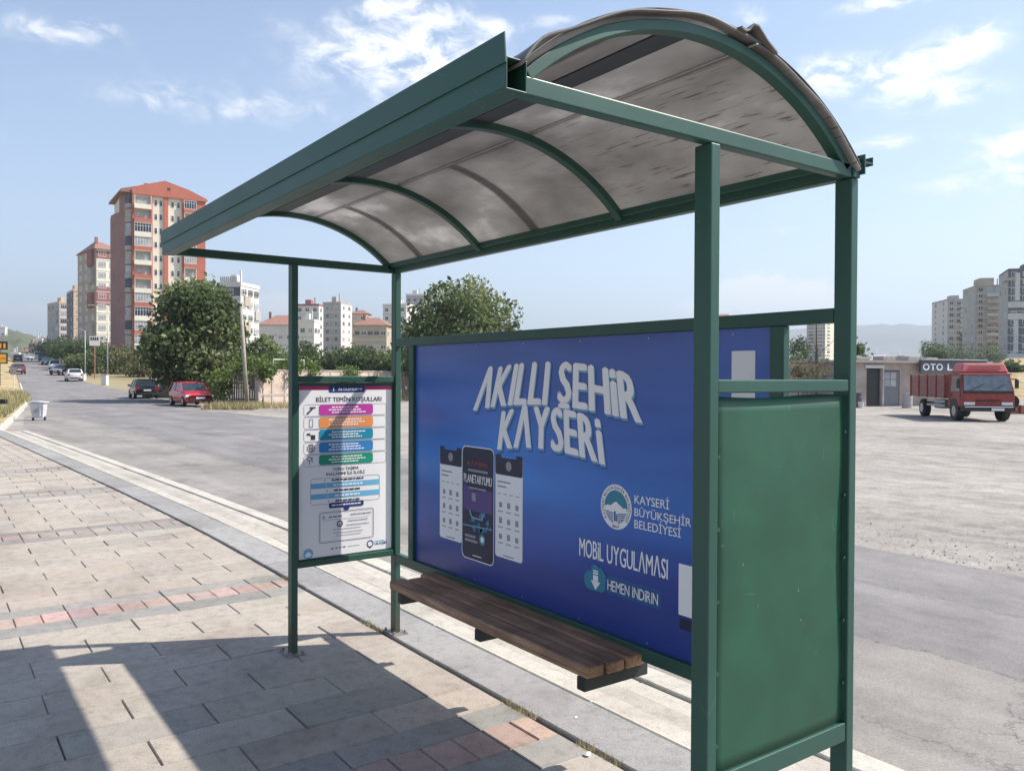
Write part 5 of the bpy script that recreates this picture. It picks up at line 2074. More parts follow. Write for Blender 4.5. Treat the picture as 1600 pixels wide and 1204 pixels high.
def block_wall_material(name, c1, c2, cm, scale=2.4):
    m = bpy.data.materials.new(name)
    m.use_nodes = True
    t = m.node_tree
    b = t.nodes['Principled BSDF']
    b.inputs['Roughness'].default_value = .95
    tc = t.nodes.new('ShaderNodeTexCoord')
    mpn = t.nodes.new('ShaderNodeMapping')
    mpn.inputs['Rotation'].default_value = (R(90), 0, 0)
    t.links.new(tc.outputs['Object'], mpn.inputs[0])
    br = t.nodes.new('ShaderNodeTexBrick')
    br.inputs['Scale'].default_value = scale
    br.inputs['Color1'].default_value = (*c1, 1)
    br.inputs['Color2'].default_value = (*c2, 1)
    br.inputs['Mortar'].default_value = (*cm, 1)
    br.inputs['Mortar Size'].default_value = .02
    t.links.new(mpn.outputs[0], br.inputs['Vector'])
    n = t.nodes.new('ShaderNodeTexNoise')
    n.inputs['Scale'].default_value = 1.3
    n.inputs['Detail'].default_value = 6
    t.links.new(tc.outputs['Object'], n.inputs['Vector'])
    d = ramp_node(t, n.outputs['Fac'], [(.3, (.7, .68, .66)), (.6, (1.1, 1.08, 1.06))])
    mx = t.nodes.new('ShaderNodeMix')
    mx.data_type, mx.blend_type = 'RGBA', 'MULTIPLY'
    mx.inputs['Factor'].default_value = .8
    t.links.new(br.outputs['Color'], mx.inputs[6])
    t.links.new(d, mx.inputs[7])
    t.links.new(mx.outputs[2], b.inputs['Base Color'])
    return m


M_BLOCKW = block_wall_material('pink_blockwork', (.60, .47, .385), (.55, .44, .365), (.44, .37, .32))
M_GREYW = block_wall_material('grey_blockwork', (.30, .27, .25), (.27, .24, .22), (.2, .18, .17))
M_SHEDW = block_wall_material('shed_blockwork', (.44, .375, .34), (.47, .375, .33), (.36, .34, .32), 1.6)
M_CONC = mat('rough_concrete', (.38, .35, .32), .9, var=.15, scale=3, bump=.3, bscale=20)
M_POLEW = mat('grey_pole', (.34, .30, .25), .85, var=.18, scale=3)
M_POLEM = mat('pale_metal_pole', (.40, .40, .40), .5, .2, .08, 3)
M_RUST = mat('rust_red_paint', (.36, .15, .09), .7, var=.2, scale=4)
M_BLACKM = mat('black_paint', (.02, .02, .022), .5, var=.2, scale=4)
M_PICK = mat('old_pickets', (.15, .125, .11), .9, var=.3, scale=4)

# long block wall behind the dry grass; local x runs along it, front at y=0
def wall_thing(name, label, ua, da, ub, db, h, th, m, cap=None, panels=0, cat='wall'):
    xa, ya = at(ua, da)
    xb, yb = at(ub, db)
    ln_ = math.hypot(xb - xa, yb - ya)
    o = empty(name, (xa, ya, g(xa, ya)), math.atan2(yb - ya, xb - xa))
    tag(o, label, cat)
    q = MB().box(0, ln_, 0, th, -.3, h)
    q.build('wall_body', m, o)
    if cap:
        MB().box(-.04, ln_ + .04, -.04, th + .04, h + .002, h + .07).build('coping', cap, o)
    if panels:
        q = MB()
        k = 0
        while k * panels < ln_:
            q.box(k * panels, k * panels + .14, -.035, -.003, -.2, h - .003)
            k += 1
        q.box(.145, ln_, -.025, -.0035, .62, .74)
        q.build('buttress', cap or m, o)
    return o


wall_thing('block_wall', 'long pinkish block wall with dry grass at its foot, behind the front post and poster', 403, 45.5, 820, 84, 2.05, .22, M_BLOCKW, M_CONC, 1.15)
wall_thing('garden_wall', 'low grey wall behind the dark parked car and the red car', 222, 60, 352, 58, 1.25, .2, M_GREYW)
wall_thing('yard_wall', 'pink plastered yard wall with the bare tree, left of the shed', 1236, 53, 1312, 53, 2.3, .2, M_BLOCKW)
# picket fence
xa, ya = at(358, 46.3)
xb, yb = at(403, 45.9)
ln_ = math.hypot(xb - xa, yb - ya)
o = empty('picket_fence', (xa, ya, g(xa, ya)), math.atan2(yb - ya, xb - xa))
tag(o, 'dark weathered picket fence beside the leaning pole', 'fence')
q = MB()
x = 0
while x < ln_:
    h = 1.75 + .25 * random.random()
    q.box(x, x + .09, 0, .025, -.1, h)
    x += .125 + .03 * random.random()
q.build('pickets', M_PICK, o)
MB().box(0, ln_, .026, .06, .4, .48).box(0, ln_, .026, .06, 1.3, 1.38).build('fence_rails', M_PICK, o)
# leaning utility pole
x, y = at(387, 44.5)
x2, y2 = at(376.5, 44.5)
o = empty('utility_pole', (x, y, g(x, y)))
tag(o, 'grey leaning utility pole in front of the walnut tree', 'pole')
top = zat(376, 479, 44.5) - g(x, y)
MB().tube([(0, 0, -.3), (x2 - x, y2 - y, top)], [.125, .085], 10).build('pole_shaft', M_POLEW, o, smooth=True)
f = .62
MB().tube([((x2 - x) * .1 - .12, (y2 - y) * .1 - .1, 0), ((x2 - x) * f + .1, (y2 - y) * f + .1, top * f)], .025, 6).build('cable_pipe', mat('cable_yellow', (.4, .33, .1), .6), o)
# white pipe frame over the wall
xa, ya = at(427, wall_depth(427) + .5)
xb, yb = at(475, wall_depth(475) + .5)
o = empty('pipe_frame', (xa, ya, g(xa, ya)))
tag(o, 'white pipe goal frame standing above the block wall', 'frame')
zt = zat(450, 562, wall_depth(450) + .5) - g(xa, ya)
q = MB()
q.tube([(0, 0, 0), (0, 0, zt), (xb - xa, yb - ya, zt), (xb - xa, yb - ya, 0)], .045, 6)
q.build('pipes', mat('white_pipe', (.75, .75, .72), .5, var=.05), o)


def pole_thing(u, d, vtop, label, arm=None, name='street_lamp', group='street lamps', r=.08, m=M_POLEM, cat='street lamp', low=None):
    x, y = at(u, d)
    o = empty(name, (x, y, g(x, y)), YAW)
    tag(o, label, cat, group)
    h = zat(u, vtop, d) - g(x, y)
    if low:
        MB().tube([(0, 0, -.3), (0, 0, h * low)], r * 1.02, 8).build('lower_shaft', M_RUST, o, smooth=True)
        MB().tube([(0, 0, h * low), (0, 0, h)], [r, r * .6], 8).build('shaft', m, o, smooth=True)
    else:
        MB().tube([(0, 0, -.3), (0, 0, h)], [r, r * .6], 8).build('shaft', m, o, smooth=True)
    if arm:
        q = MB().tube([(0, 0, h - .02), (0, arm * .4, h + .18), (0, arm, h + .3)], r * .5, 6)
        q.build('arm', m, o)
        q = MB().box(-.12, .12, min(arm, arm * 1.35), max(arm, arm * 1.35), h + .24, h + .36)
        q.build('lamp_head', m, o, bevel=.03)
    return o


pole_thing(168, 92, 481, 'tall pale street lamp with a bent arm before the tallest tower', 1.6)
pole_thing(133, 104, 517, 'pale street lamp left of the billboard, before the cream and maroon block', 1.2)
pole_thing(114, 150, 527, 'thin street lamp behind the white car', -1.2, low=.0)
pole_thing(78, 215, 535, 'farthest thin street lamp by the parked cars', 1.2)
for i, (u, d, vt, lab) in enumerate(((1368, 90, 546, 'thin steel mast above the shed roof, left one'), (1380, 95, 549, 'shorter steel mast above the shed roof'), (1404, 85, 548, 'thin mast over the middle of the shed'), (1438, 100, 540, 'tall thin mast left of the conifers'))):
    pole_thing(u, d, vt, lab, None, 'mast', 'thin masts beyond the shed', .05, M_POLEM, 'mast')
# billboard on a post between the lamps
x, y = at(148, 108)
o = empty('billboard', (x, y, g(x, y)), YAW - math.pi / 2 + R(22))
tag(o, 'white billboard with a dark top stripe on a rusty post in the street', 'billboard')
h = zat(148, 540, 108) - g(x, y)
MB().tube([(0, 0, -.3), (0, 0, h)], .07, 8).build('post', M_RUST, o)
MB().box(-.62, .62, -.06, .06, h, h + 1.25).build('board', M_WPLAST, o)
q = MB()
for k in range(4):
    q.box(-.5 + .26 * k, -.32 + .26 * k, -.075, -.0605, h + .72, h + 1.1)
q.build('board_marks', M_BLACKM, o)
# control cabinets by the lamp
for u, d, w, hh, lab in ((164, 90, .55, 1.1, 'narrow pale cabinet at the foot of the bent arm lamp'), (130.5, 103, .4, .8, 'small pale bollard box at the foot of the left lamp')):
    x, y = at(u, d)
    o = empty('utility_box', (x, y, g(x, y)), YAW)
    tag(o, lab, 'cabinet')
    MB().box(-.3, .3, -w / 2, w / 2, 0, hh).build('cabinet_body', M_WPLAST, o, bevel=.03)
    MB().box(-.34, .34, -w / 2 - .04, w / 2 + .04, hh + .001, hh + .06).build('cabinet_lid', M_GPLAST, o)
# yellow shop sign by the verge and small traffic plate
x, y = at(-3, 74)
o = empty('shop_sign', (x, y, g(x, y)), YAW - math.pi / 2 + R(30))
tag(o, 'black and orange sign on a dark post at the left edge of the view', 'sign')
M_ORS = mat('orange_sign', (.62, .29, .02), .5, var=.1, scale=3)
z1, z2 = zat(-3, 569, 74) - g(x, y), zat(-3, 533, 74) - g(x, y)
MB().tube([(.1, 0, -.5), (.1, 0, z2 - .1)], .09, 8).build('post', M_BLACKM, o)
MB().box(-.65, .75, -.09, .09, z2 - .75, z2).build('upper_board', M_BLACKM, o)
MB().box(-.25, .75, -.11, .11, z1 + .05, z1 + 1.05).build('lower_board', M_BLACKM, o, bevel=.05)
for zz in (.15, .56):
    MB().box(-.12, .62, -.125, -.111, z1 + zz, z1 + zz + .35).build('orange_panel', M_ORS, o)
for k in range(4):
    MB().box(-.55 + .32 * k, -.38 + .32 * k, -.105, -.0905, z2 - .62, z2 - .2).build('orange_mark', M_ORS, o)
x, y = at(20, 58)
o = empty('road_sign', (x, y, g(x, y)), YAW - math.pi / 2)
tag(o, 'small square grey sign plate on a white post at the verge', 'road sign')
hh = zat(20, 574, 58) - g(x, y)
MB().tube([(.06, 0, -.2), (.06, 0, hh)], .035, 8).build('post', M_WPLAST, o)
MB().box(-.16, .28, -.055, -.036, hh - .5, hh).build('plate', M_GPLAST, o, bevel=.01)
x, y = at(1, 27.3)
o = empty('road_barrier_bar', (x, y, g(x, y)), YAW - math.pi / 2)
tag(o, 'dark bar lying low at the left edge of the verge', 'bar')
zb_ = zat(1, 628, 27.3) - g(x, y)
MB().box(-1.2, .2, -.08, .08, zb_ - .06, zb_ + .1).build('bar', M_BLACKM, o, bevel=.03)
MB().box(-.9, -.8, -.05, .05, -.1, zb_ - .061).build('foot', M_BLACKM, o)
# wheeled litter bin on the road edge
x, y = at(61, 32.2)
o = empty('wheeled_bin', (x, y, -.146), YAW - math.pi / 2 + R(12))
tag(o, 'whitish plastic wheeled bin standing on the road by the verge', 'bin')
M_BIN = mat('grey_white_plastic', (.56, .55, .58), .5, var=.12, scale=4)
q = MB()
vs = []
for (z, hw, hd, dx) in ((.10, .19, .18, 0), (.62, .25, .24, -.02), (.68, .27, .26, -.02)):
    vs += [(-hw + dx, -hd, z), (hw + dx, -hd, z), (hw + dx, hd, z), (-hw + dx, hd, z)]
fs = [(3, 2, 1, 0), (8, 9, 10, 11)] + [(4 * l + k, 4 * l + (k + 1) % 4, 4 * l + 4 + (k + 1) % 4, 4 * l + 4 + k) for l in range(2) for k in range(4)]
q.add(vs, fs)
for k in (-.09, .09):
    q.box(k - .025, k + .025, -.235, -.185, .16, .58)
q.build('bin_body', M_BIN, o, bevel=.012)
MB().prism([(-.30, .70), (.29, .685), (.29, .715), (-.02, .75), (-.30, .735)], 'y', -.28, .28).build('bin_lid', M_BIN, o, bevel=.01)
MB().box(-.36, -.31, -.25, .25, .70, .74).build('handle', M_GPLAST, o)
for k in (-1, 1):
    w_ = MB().cyl((k * .21, -.02, .075), (1, 0, 0), .075, .05, 14).build('wheel', M_BLACKM, o)
MB().box(-.12, -.02, -.262, -.237, .30, .42).box(.02, .1, -.262, -.237, .42, .50).build('stickers', M_GPLAST, o)

# ------------------------------------------------------------------ cars
M_TYRE = mat('tyre', (.018, .018, .018), .85)
M_RIM = mat('wheel_rim', (.42, .42, .43), .35, .7)
M_CGL = mat('car_glass', (.03, .04, .05), .08, var=.2, spec=.7)
M_LAMPW = mat('lamp_clear', (.75, .75, .76), .15, var=.05)
M_LAMPR = mat('lamp_red', (.42, .02, .02), .2, var=.05)
M_PLATE = mat('number_plate', (.75, .75, .75), .5, var=.03)
M_TRIMB = mat('black_trim', (.025, .025, .027), .6)


def loft(q, secs, mt=0):
    """secs: list of closed outlines (same count) joined by quads and capped"""
    n = len(secs[0])
    vs = [p for s_ in secs for p in s_]
    fs = [(i * n + k, i * n + (k + 1) % n, (i + 1) * n + (k + 1) % n, (i + 1) * n + k) for i in range(len(secs) - 1) for k in range(n)]
    fs += [tuple(range(n - 1, -1, -1)), tuple((len(secs) - 1) * n + k for k in range(n))]
    return q.add(vs, fs, mt)


def make_car(name, label, u, d, heading, paint, style='hatch', group='parked cars', scale=1.0, cat='car'):
    """heading: turn of the nose away from the direction to the viewer (0 = nose to viewer), anticlockwise from above"""
    x, y = at(u, d)
    az = math.atan2(CAM[1] - y, CAM[0] - x)
    o = empty(name, (x, y, g(x, y) + (.004 if d < 46 else .034)), az + heading)
    o.scale = (scale,) * 3
    tag(o, label, cat, group)
    Lh, Wh = (1.98, .84) if style == 'hatch' else ((2.2, .85) if style == 'sedan' else (2.35, .95))
    belt, roof = (.92, 1.47) if style == 'hatch' else ((.92, 1.42) if style == 'sedan' else (1.2, 2.0))
    # body: stations from tail to nose (x forward)
    st = {'hatch': [(-1, .52, .95, .80), (-.95, .28, 1.0, .95), (-.6, .24, .98, 1), (.0, .22, .95, 1), (.48, .24, .93, 1), (.75, .26, .82, .98), (.93, .28, .70, .92), (1.0, .40, .58, .80)],
          'sedan': [(-1, .50, .90, .82), (-.96, .30, 1.0, .94), (-.6, .24, 1.0, 1), (.0, .22, .95, 1), (.40, .24, .94, 1), (.7, .26, .86, .98), (.93, .28, .74, .92), (1.0, .40, .60, .82)],
          'van': [(-1, .4, 1.15, .96), (-.97, .3, 1.22, 1), (-.5, .28, 1.2, 1), (0, .28, 1.2, 1), (.5, .28, 1.2, 1), (.72, .3, 1.12, .98), (.93, .3, .92, .94), (1, .42, .72, .86)]}[style]
    secs = []
    for (fx, z0, z1, fw) in st:
        X, w = fx * Lh, Wh * fw
        secs.append([(X, -w * .94, z0), (X, -w, z0 + .18), (X, -w, z1 - .16), (X, -w * .93, z1 - .02), (X, -w * .5, z1 + .025), (X, w * .5, z1 + .025), (X, w * .93, z1 - .02), (X, w, z1 - .16), (X, w, z0 + .18), (X, w * .94, z0)])
    q = MB()
    loft(q, secs)
    body = q.build('body', paint, o, smooth=True, bevel=.03)
    xr0, xr1, xb0, xb1 = {'hatch': (-1.62, .15, -1.92, .92), 'sedan': (-1.0, .10, -1.62, .88), 'van': (-2.28, 1.05, -2.32, 1.62)}[style]
    wb, wr = Wh * .94, Wh * .74 if style != 'van' else Wh * .86
    zb_ = belt - .03
    gl = MB()
    gl.add([(xb0, -wb, zb_), (xb1, -wb, zb_), (xb1, wb, zb_), (xb0, wb, zb_), (xr0, -wr, roof - .04), (xr1, -wr, roof - .04), (xr1, wr, roof - .04), (xr0, wr, roof - .04)],
           [(0, 1, 5, 4), (1, 2, 6, 5), (2, 3, 7, 6), (3, 0, 4, 7), (4, 5, 6, 7)])
    gl.build('windows', M_CGL, o)
    rf = MB()
    loft(rf, [[(xr0 - .05, s_ * (wr + .01), roof - .05) for s_ in (-1, 1)] + [(xr0 - .03, wr * .7, roof - .005), (xr0 - .03, -wr * .7, roof - .005)],
              [((xr0 + xr1) / 2, s_ * (wr + .02), roof - .03) for s_ in (-1, 1)] + [((xr0 + xr1) / 2, wr * .7, roof + .03), ((xr0 + xr1) / 2, -wr * .7, roof + .03)],
              [(xr1 + .04, s_ * (wr + .01), roof - .06) for s_ in (-1, 1)] + [(xr1 + .02, wr * .7, roof - .005), (xr1 + .02, -wr * .7, roof - .005)]])
    for s_ in (-1, 1):
        rf.bar((xr1 + .01, s_ * wr, roof - .05), (xb1 + .02, s_ * (wb + .005), zb_), .07, .06)
        rf.bar((xr0 - .01, s_ * wr, roof - .05), (xb0 - .01, s_ * (wb + .005), zb_), .13, .07)
        rf.bar(((xr0 + xr1) / 2, s_ * (wr + .004), roof - .05), ((xb0 + xb1) / 2 - .1, s_ * (wb + .008), zb_), .07, .03)
    rf.build('roof', paint, o, smooth=False, bevel=.012)
    for X in (-Lh * .64, Lh * .62):
        for s_ in (-1, 1):
            w_ = MB().cyl((X, s_ * (Wh - .08), .31), (0, 1, 0), .31, .20, 20).build('wheel', M_TYRE, o, bevel=.03)
            MB().cyl((X, s_ * (Wh + .022), .31), (0, 1, 0), .19, .012, 12).build('rim', M_RIM, w_)
    for s_ in (-1, 1):
        MB().box(Lh * .90, Lh * .985, s_ * .70 - .17, s_ * .70 + .10 if s_ > 0 else s_ * .70 + .17, .56, .70).build('headlight', M_LAMPW, o, bevel=.03)
        MB().box(-Lh * 1.003, -Lh * .94, s_ * .68 - .11, s_ * .68 + .11, .66, .88).build('tail_light', M_LAMPR, o, bevel=.02)
        MB().box(xb1 - .35, xb1 - .18, s_ * (Wh + .10) - .09, s_ * (Wh + .10) + .09, belt - .02, belt + .12).build('mirror', paint, o, bevel=.03)
    MB().box(Lh * .985, Lh * 1.004, -.62, .62, .34, .46).build('bumper_trim', M_TRIMB, o, bevel=.01)
    MB().box(-Lh * 1.004, -Lh * .985, -.6, .6, .34, .44).build('bumper_trim', M_TRIMB, o, bevel=.01)
    MB().box(Lh * 1.005, Lh * 1.012, -.26, .26, .47, .58).build('number_plate', M_PLATE, o)
    MB().box(-Lh * 1.012, -Lh * 1.003, -.26, .26, .58, .69).build('number_plate', M_PLATE, o)
    return o


def paintm(name, c, rough=.28):
    return mat(name, c, rough, var=.05, scale=2, coat=.5)


P_RED, P_DARK, P_WHITE, P_GREY, P_TEAL, P_MAR = paintm('red_car_paint', (.50, .035, .055)), paintm('dark_car_paint', (.022, .03, .045)), paintm('white_car_paint', (.72, .72, .72)), paintm('grey_car_paint', (.20, .20, .22)), paintm('teal_car_paint', (.05, .09, .10)), paintm('maroon_car_paint', (.16, .05, .06))
make_car('parked_car', 'red hatchback parked nose forward in front of the walnut tree', 298, 47, R(16), P_RED, 'hatch', scale=.92)
make_car('parked_car', 'dark blue car seen from behind, parked left of the red car', 224, 58, R(180 + 8), P_DARK, 'hatch', scale=.92)
make_car('parked_car', 'white car seen from behind on the right side of the street', 115, 100, R(180 + 5), P_WHITE, 'hatch')
make_car('parked_car', 'grey car parked beyond the white car', 95, 118, R(-20), P_GREY, 'sedan')
make_car('parked_van', 'white van parked half hidden behind the grey car and trees', 89, 138, R(-16), P_WHITE, 'van', cat='van', group=None, scale=.85)
make_car('parked_car', 'dark teal car parked farther up the street', 76, 158, R(-14), P_TEAL, 'sedan')
make_car('parked_van', 'white van driving far up the street', 60, 215, R(0), P_WHITE, 'van', cat='van', group=None)
make_car('parked_car', 'pale car on the left far up the street', 38, 200, R(60), P_WHITE, 'sedan')
make_car('parked_car', 'maroon car parked at the left verge near the sign', 27, 118, R(180 + 8), P_MAR, 'hatch')
make_car('parked_car', 'dark car parked at the left verge farther up the street', 28, 175, R(180), P_DARK, 'hatch')
make_car('parked_van', 'dark green van half hidden by the far street trees', 70, 185, R(-10), P_TEAL, 'van', cat='van', group=None)

# ------------------------------------------------------------------ shed with sign
xa, ya = at(1326, 50)
xb, yb = at(1538, 53.5)
ln_ = math.hypot(xb - xa, yb - ya)
M_GSH = mat('grey_shutter', (.20, .20, .21), .7, var=.1, scale=3)
shed = empty('workshop_shed', (xa, ya, g(xa, ya)), math.atan2(yb - ya, xb - xa))
tag(shed, 'low flat roofed blockwork workshop with a dark doorway behind the red lorry', 'workshop')
hs = zat(1400, 567, 51.5) - g(xa, ya)
def X(u):
    k = ray(u, 586)
    return ((CAM[1] - ya) * k[0] - (CAM[0] - xa) * k[1]) / ((yb - ya) * k[0] - (xb - xa) * k[1]) * ln_
q = MB()
dx0, dx1, wx0, wx1 = X(1354), X(1377), X(1381), X(1406)
q.box(0, dx0, 0, .25, -.3, hs).box(dx1, wx0, 0, .25, -.3, hs).box(dx0, dx1, 0, .25, 2.35, hs).box(wx0, wx1, 0, .25, 2.25, hs).box(wx1, ln_, 0, .25, -.3, hs)
q.box(0, .25, .251, 6, -.3, hs).box(ln_ - .25, ln_, .251, 6, -.3, hs).box(0, ln_, 6.001, 6.2, -.3, hs)
q.build('walls', M_SHEDW, shed)
q = MB().box(-.35, ln_ + .3, -.35, 6.4, hs + .002, hs + .16)
q.build('roof_slab', M_CONC, shed)
q = MB()
rg = random.Random(2)
for k in range(16):
    x = rg.uniform(.2, ln_ * .75)
    y = rg.uniform(-.2, 2.5)
    q.box(x, x + rg.uniform(.3, 1.6), y, y + rg.uniform(.3, .9), hs + .165, hs + .165 + rg.uniform(.08, .34))
q.build('roof_clutter', [M_CONC], shed, bevel=.03)
MB().prism([(X(1385), hs + .165), (X(1398), hs + .55), (X(1408), hs + .165)], 'y', .6, 1.6).build('roof_sheet_white', M_WPLAST, shed)
MB().box(dx0 + .02, dx1 - .02, .12, .18, -.05, 2.3).build('door', M_BLACKM, shed)
MB().box(dx0 - .15, dx1 + .15, -.10, -.002, 2.36, 2.55).build('lintel', M_WPLAST, shed)
q = MB().box(wx0 + .02, wx1 - .02, .05, .12, -.1, 2.2)
w_ = q.build('shutter', M_GSH, shed)
q = MB()
for a in (0, 1):
    for b2 in (0, 1):
        q.box(wx0 + .06 + a * .48, wx0 + .48 + a * .48, .02, .049, 1.25 + b2 * .46, 1.66 + b2 * .46)
q.build('shutter_panes', M_GLASSL, w_)
MB().box(X(1378), X(1380.5), -.06, -.002, 0, 2.4).build('downpipe', M_POLEM, shed)
# dark sign with white letters over the lorry bay
sgx0, sgx1, zs0, zs1 = X(1428), X(1530), zat(1470, 583, 51) - g(xa, ya), zat(1470, 562, 51) - g(xa, ya)
sgn = MB().box(sgx0, sgx1, -.55, -.40, zs0, zs1).build('sign_board', M_DGREY, shed)
MB().box(sgx0 - .05, sgx1, -.62, -.38, zs1 + .001, zs1 + .05).build('sign_edge', M_WPLAST, sgn)
for s, ua, ub in (('OTO', 1431, 1462), ('L', 1469, 1477)):
    vs, fs = norm_text(s, .02, 1.15)
    q = MB()
    q.add([(X(ua) + (X(ub) - X(ua)) * a, -.556, zs0 + (zs1 - zs0) * (.22 + .5 * b2)) for a, b2 in vs], fs)
    q.build('sign_lettering', M_PW, sgn)
# white bucket and junk by the door
x, y = at(1345.5, 48.6)
o = empty('bucket', (x, y, g(x, y)))
tag(o, 'white plastic bucket left of the shed doorway', 'bucket')
MB().tube([(0, 0, 0), (0, 0, .34)], [.13, .17], 14).build('bucket_body', M_WPLAST, o)
MB().tube([(0, 0, .335), (0, 0, .36)], [.185, .185], 14).build('bucket_rim', M_GPLAST, o)
for i, (u, d, lab) in enumerate(((1418, 48.5, 'grey steel oil drum under the shed wall by the lorry'), (1340, 50.2 - .8, 'dark oil drum at the left corner of the shed'))):
    x, y = at(u, d)
    o = empty('oil_drum', (x, y, g(x, y)))
    tag(o, lab, 'drum', 'drums by the shed')
    MB().tube([(0, 0, 0), (0, 0, .28), (0, 0, .30), (0, 0, .32), (0, 0, .58), (0, 0, .60), (0, 0, .62), (0, 0, .88)], [.28, .28, .30, .28, .28, .30, .28, .28], 18).build('drum_body', M_GPLAST if i == 0 else M_DGREY, o)
    MB().cyl((.1, .05, .885), (0, 0, 1), .04, .02, 10).build('bung', M_BLACKM, o)
# stacked scrap right of the lorry
x, y = at(1597, 42)
o = empty('scrap_axle', (x, y, g(x, y)), YAW - math.pi / 2)
tag(o, 'rusty axle and scrap pile right of the red lorry', 'scrap')
q = MB()
q.tube([(-.7, 0, .35), (.7, .1, .38)], .07, 8)
for k in range(7):
    q.box(-.8 + .2 * k, -.5 + .22 * k, -.3 + .1 * (k % 3), .1 + .1 * (k % 2), .02, .18 + .09 * (k % 4))
q.build('scrap_metal', M_RUST, o, bevel=.02)
MB().cyl((-.6, -.1, .62), (.3, 1, 0), .36, .2, 18).build('old_tyre', M_TYRE, o, bevel=.03)

# ------------------------------------------------------------------ red lorry (nose along +x)
M_LRED = mat('faded_red_paint', (.29, .045, .035), .55, var=.22, scale=3.5)
M_LPINK = mat('sun_bleached_red', (.50, .12, .12), .55, var=.12, scale=4)
M_LBED = mat('oxide_red_boards', (.28, .13, .115), .75, var=.18, scale=3, stretch=(1, 1, 6))
ux, dd = 1499, 37.2
x, y = at(ux, dd)
az = math.atan2(CAM[1] - y, CAM[0] - x)
T = empty('lorry', (x, y, g(x, y) + .002), az + R(20))
T.scale = (.985, .985, .985)
tag(T, 'old red flatbed lorry parked on the dusty lot in front of the workshop', 'lorry')
hw = 1.05
# cab
q = MB()
side = [(1.55, .62), (3.12, .62), (3.16, 1.20), (2.86, 2.02), (2.72, 2.10), (1.55, 2.10)]
secs = []
for s_, k_ in ((-1, 1.0), (1, 1.0)):
    pass
loft(q, [[(px_, -hw, pz_) if pz_ < 1.3 else (px_, -hw * .93, pz_) for px_, pz_ in side], [(px_, hw, pz_) if pz_ < 1.3 else (px_, hw * .93, pz_) for px_, pz_ in side]])
q.build('cab', M_LRED, T, bevel=.05, seg=3)
# windscreen and side windows just proud of the cab
q = MB()
nx_, nz_ = .82, .30
def wsp(s_, z):
    f = (z - 1.20) / .82
    return (3.16 - .30 * f + .014, s_ * (hw * (1 - .07 * max(0, (z - 1.3) / .8)) - .10), z + .005)
q.add([wsp(-1, 1.30), wsp(1, 1.30), wsp(1, 1.98), wsp(-1, 1.98)], [(0, 1, 2, 3)])
o_ = q.build('windscreen', mat('lorry_windscreen', (.18, .21, .23), .12, var=.4, scale=1.2, spec=.7), T)
so_ = o_.modifiers.new('thickness', 'SOLIDIFY')
so_.thickness = .012
q = MB().bar((3.19, -.7, 1.34), (3.05, -.1, 1.60), .02, .015).bar((3.19, .15, 1.34), (3.06, .7, 1.58), .02, .015)
q.build('wipers', M_TRIMB, T)
MB().box(3.12, 3.178, -hw * .93, hw * .93, 1.19, 1.285).build('cowl', M_TRIMB, T, bevel=.01)
for s_ in (-1, 1):
    q = MB()
    q.add([(1.95, s_ * (hw * .985 + .022), 1.27), (2.95, s_ * (hw * .985 + .022), 1.27), (2.74, s_ * (hw * .93 + .02), 1.94), (1.95, s_ * (hw * .93 + .02), 1.94)], [(0, 1, 2, 3)])
    o_ = q.build('side_window', M_CGL, T)
    o_.modifiers.new('thickness', 'SOLIDIFY').thickness = .01
    q = MB()
    q.box(1.86, 1.885, s_ * (hw + .002) - .006, s_ * (hw + .002) + .006, .72, 1.25)
    q.box(2.98, 3.005, s_ * (hw + .002) - .006, s_ * (hw + .002) + .006, .95, 1.25)
    dr = q.build('door_gap', M_TRIMB, T)
    MB().box(1.95, 2.10, s_ * (hw + .02) - .015, s_ * (hw + .02) + .015, 1.08, 1.12).build('handle', M_TRIMB, T)
    MB().box(3.02, 3.10, s_ * (hw + .10) - .07, s_ * (hw + .10) + .07, 1.42, 1.78).box(2.98, 3.07, min(s_ * (hw - .10), s_ * (hw + .12)), max(s_ * (hw - .10), s_ * (hw + .12)), 1.78, 1.83).build('mirror', M_TRIMB, T, bevel=.01)
    MB().box(3.145, 3.185, s_ * .74 - .22, s_ * .74 + .22, .70, .83).build('headlight', M_LAMPW, T, bevel=.02)
    # arch over the front wheel
    MB().cyl((2.30, s_ * (hw - .10), .50), (0, 1, 0), .47, .215, 24).build('wheel_arch', M_TRIMB, T)
# roof air shield with a recessed lettered strip
q = MB()
loft(q, [[(1.62, -hw * .9, 2.101), (2.80, -hw * .9, 2.101), (2.62, -hw * .78, 2.48), (1.75, -hw * .78, 2.48)], [(1.62, hw * .9, 2.101), (2.80, hw * .9, 2.101), (2.62, hw * .78, 2.48), (1.75, hw * .78, 2.48)]])
q.build('roof_shield', M_LPINK, T, bevel=.05, seg=3)
q = MB()
q.add([(2.775, -.62, 2.20), (2.775, .62, 2.20), (2.70, .62, 2.36), (2.70, -.62, 2.36)], [(0, 1, 2, 3)])
o_ = q.build('shield_strip', M_LRED, T)
o_.modifiers.new('thickness', 'SOLIDIFY').thickness = .01
MB().box(2.74, 2.98, -hw * .95, hw * .95, 1.985, 2.05).build('sun_visor', M_LPINK, T, bevel=.015)
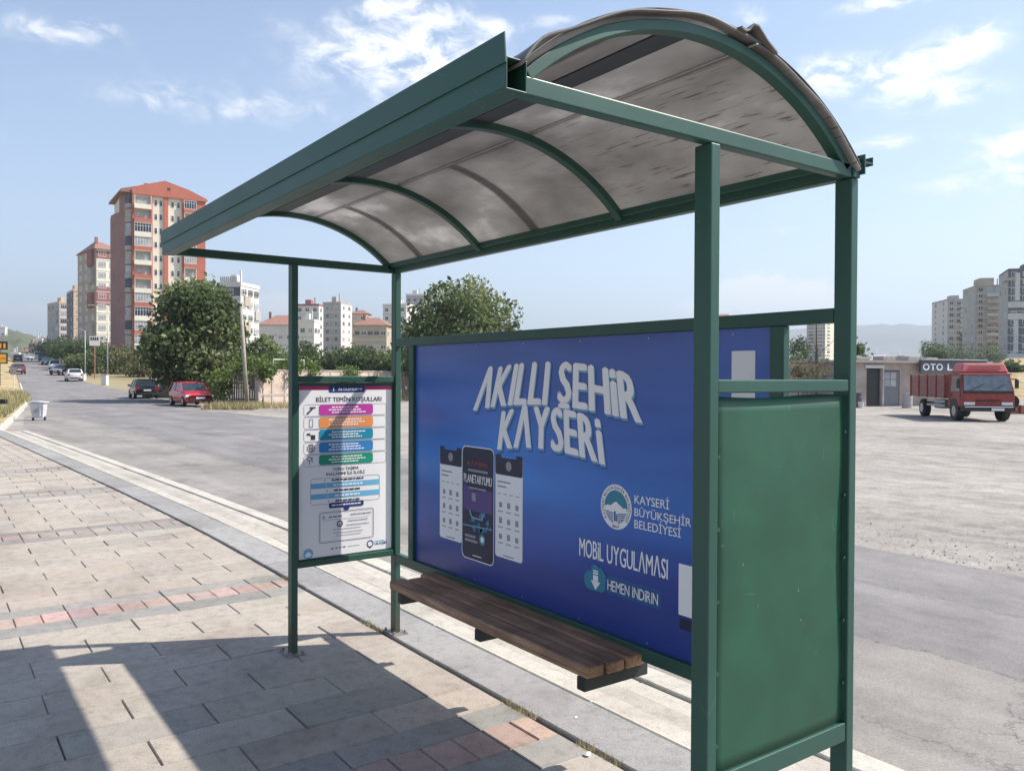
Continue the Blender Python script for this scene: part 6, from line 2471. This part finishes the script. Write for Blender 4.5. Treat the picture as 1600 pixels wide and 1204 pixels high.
# bumper, grille, plate
b_ = MB().box(3.02, 3.24, -hw, hw, .44, .66).build('bumper', M_TRIMB, T, bevel=.03)
MB().box(3.2405, 3.25, -hw * .9, hw * .9, .615, .65).build('bumper_strip', M_PW, b_)
MB().box(3.2405, 3.255, .10, .60, .47, .58).build('number_plate', M_PLATE, b_)
MB().box(3.162, 3.176, -.5, .5, .86, .93).build('grille', M_TRIMB, T)
# chassis, bed, side boards with posts and steel side guard
MB().box(-3.0, 3.0, -.42, .42, .55, .78).build('chassis', M_TRIMB, T)
MB().box(-3.2, 1.42, -hw - .05, hw + .05, .95, 1.07).build('bed_floor', M_LBED, T)
for s_ in (-1, 1):
    MB().box(-3.2, 1.42, s_ * (hw + .03) - .02, s_ * (hw + .03) + .02, 1.072, 1.95).build('side_board', M_LBED, T)
    for px_ in (-3.17, -2.0, -.85, .3, 1.36):
        MB().box(px_, px_ + .08, s_ * (hw + .075) - .024, s_ * (hw + .075) + .024, .93, 2.0).build('stake_post', M_LRED, T)
    for z_ in (.55, .74):
        MB().box(-1.05, 1.2, s_ * (hw - .02) - .015, s_ * (hw - .02) + .015, z_, z_ + .10).build('side_guard', M_POLEM, T)
MB().box(1.38, 1.42, -hw, hw, 1.072, 1.98).build('head_board', M_LBED, T)
MB().box(-3.2, -3.16, -hw, hw, 1.072, 1.95).build('tail_board', M_LBED, T)
MB().box(-.4, .5, -.95, -.5, .45, .85).build('fuel_tank', M_GPLAST, T, bevel=.05)
for X_ in (-1.75, 2.30):
    for s_ in (-1, 1):
        wl_ = MB().cyl((X_, s_ * (hw - .16), .42), (0, 1, 0), .42, .30, 26).build('wheel', M_TYRE, T, bevel=.04)
        MB().cyl((X_, s_ * (hw + .0), .42), (0, 1, 0), .22, .02, 16).build('rim', M_RIM, wl_)

# ------------------------------------------------------------------ the air
hz_m = bpy.data.materials.new('thin_haze')
hz_m.use_nodes = True
t = hz_m.node_tree
t.nodes.clear()
out = t.nodes.new('ShaderNodeOutputMaterial')
vp = t.nodes.new('ShaderNodeVolumePrincipled')
vp.inputs['Color'].default_value = (.80, .91, 1.0, 1)
vp.inputs['Density'].default_value = 3.0e-4
vp.inputs['Anisotropy'].default_value = .25
t.links.new(vp.outputs[0], out.inputs['Volume'])
HZ = MB().box(-9500, 9500, -9500, 9500, -5, 480).build('haze', hz_m)
tag(HZ, kind='stuff')
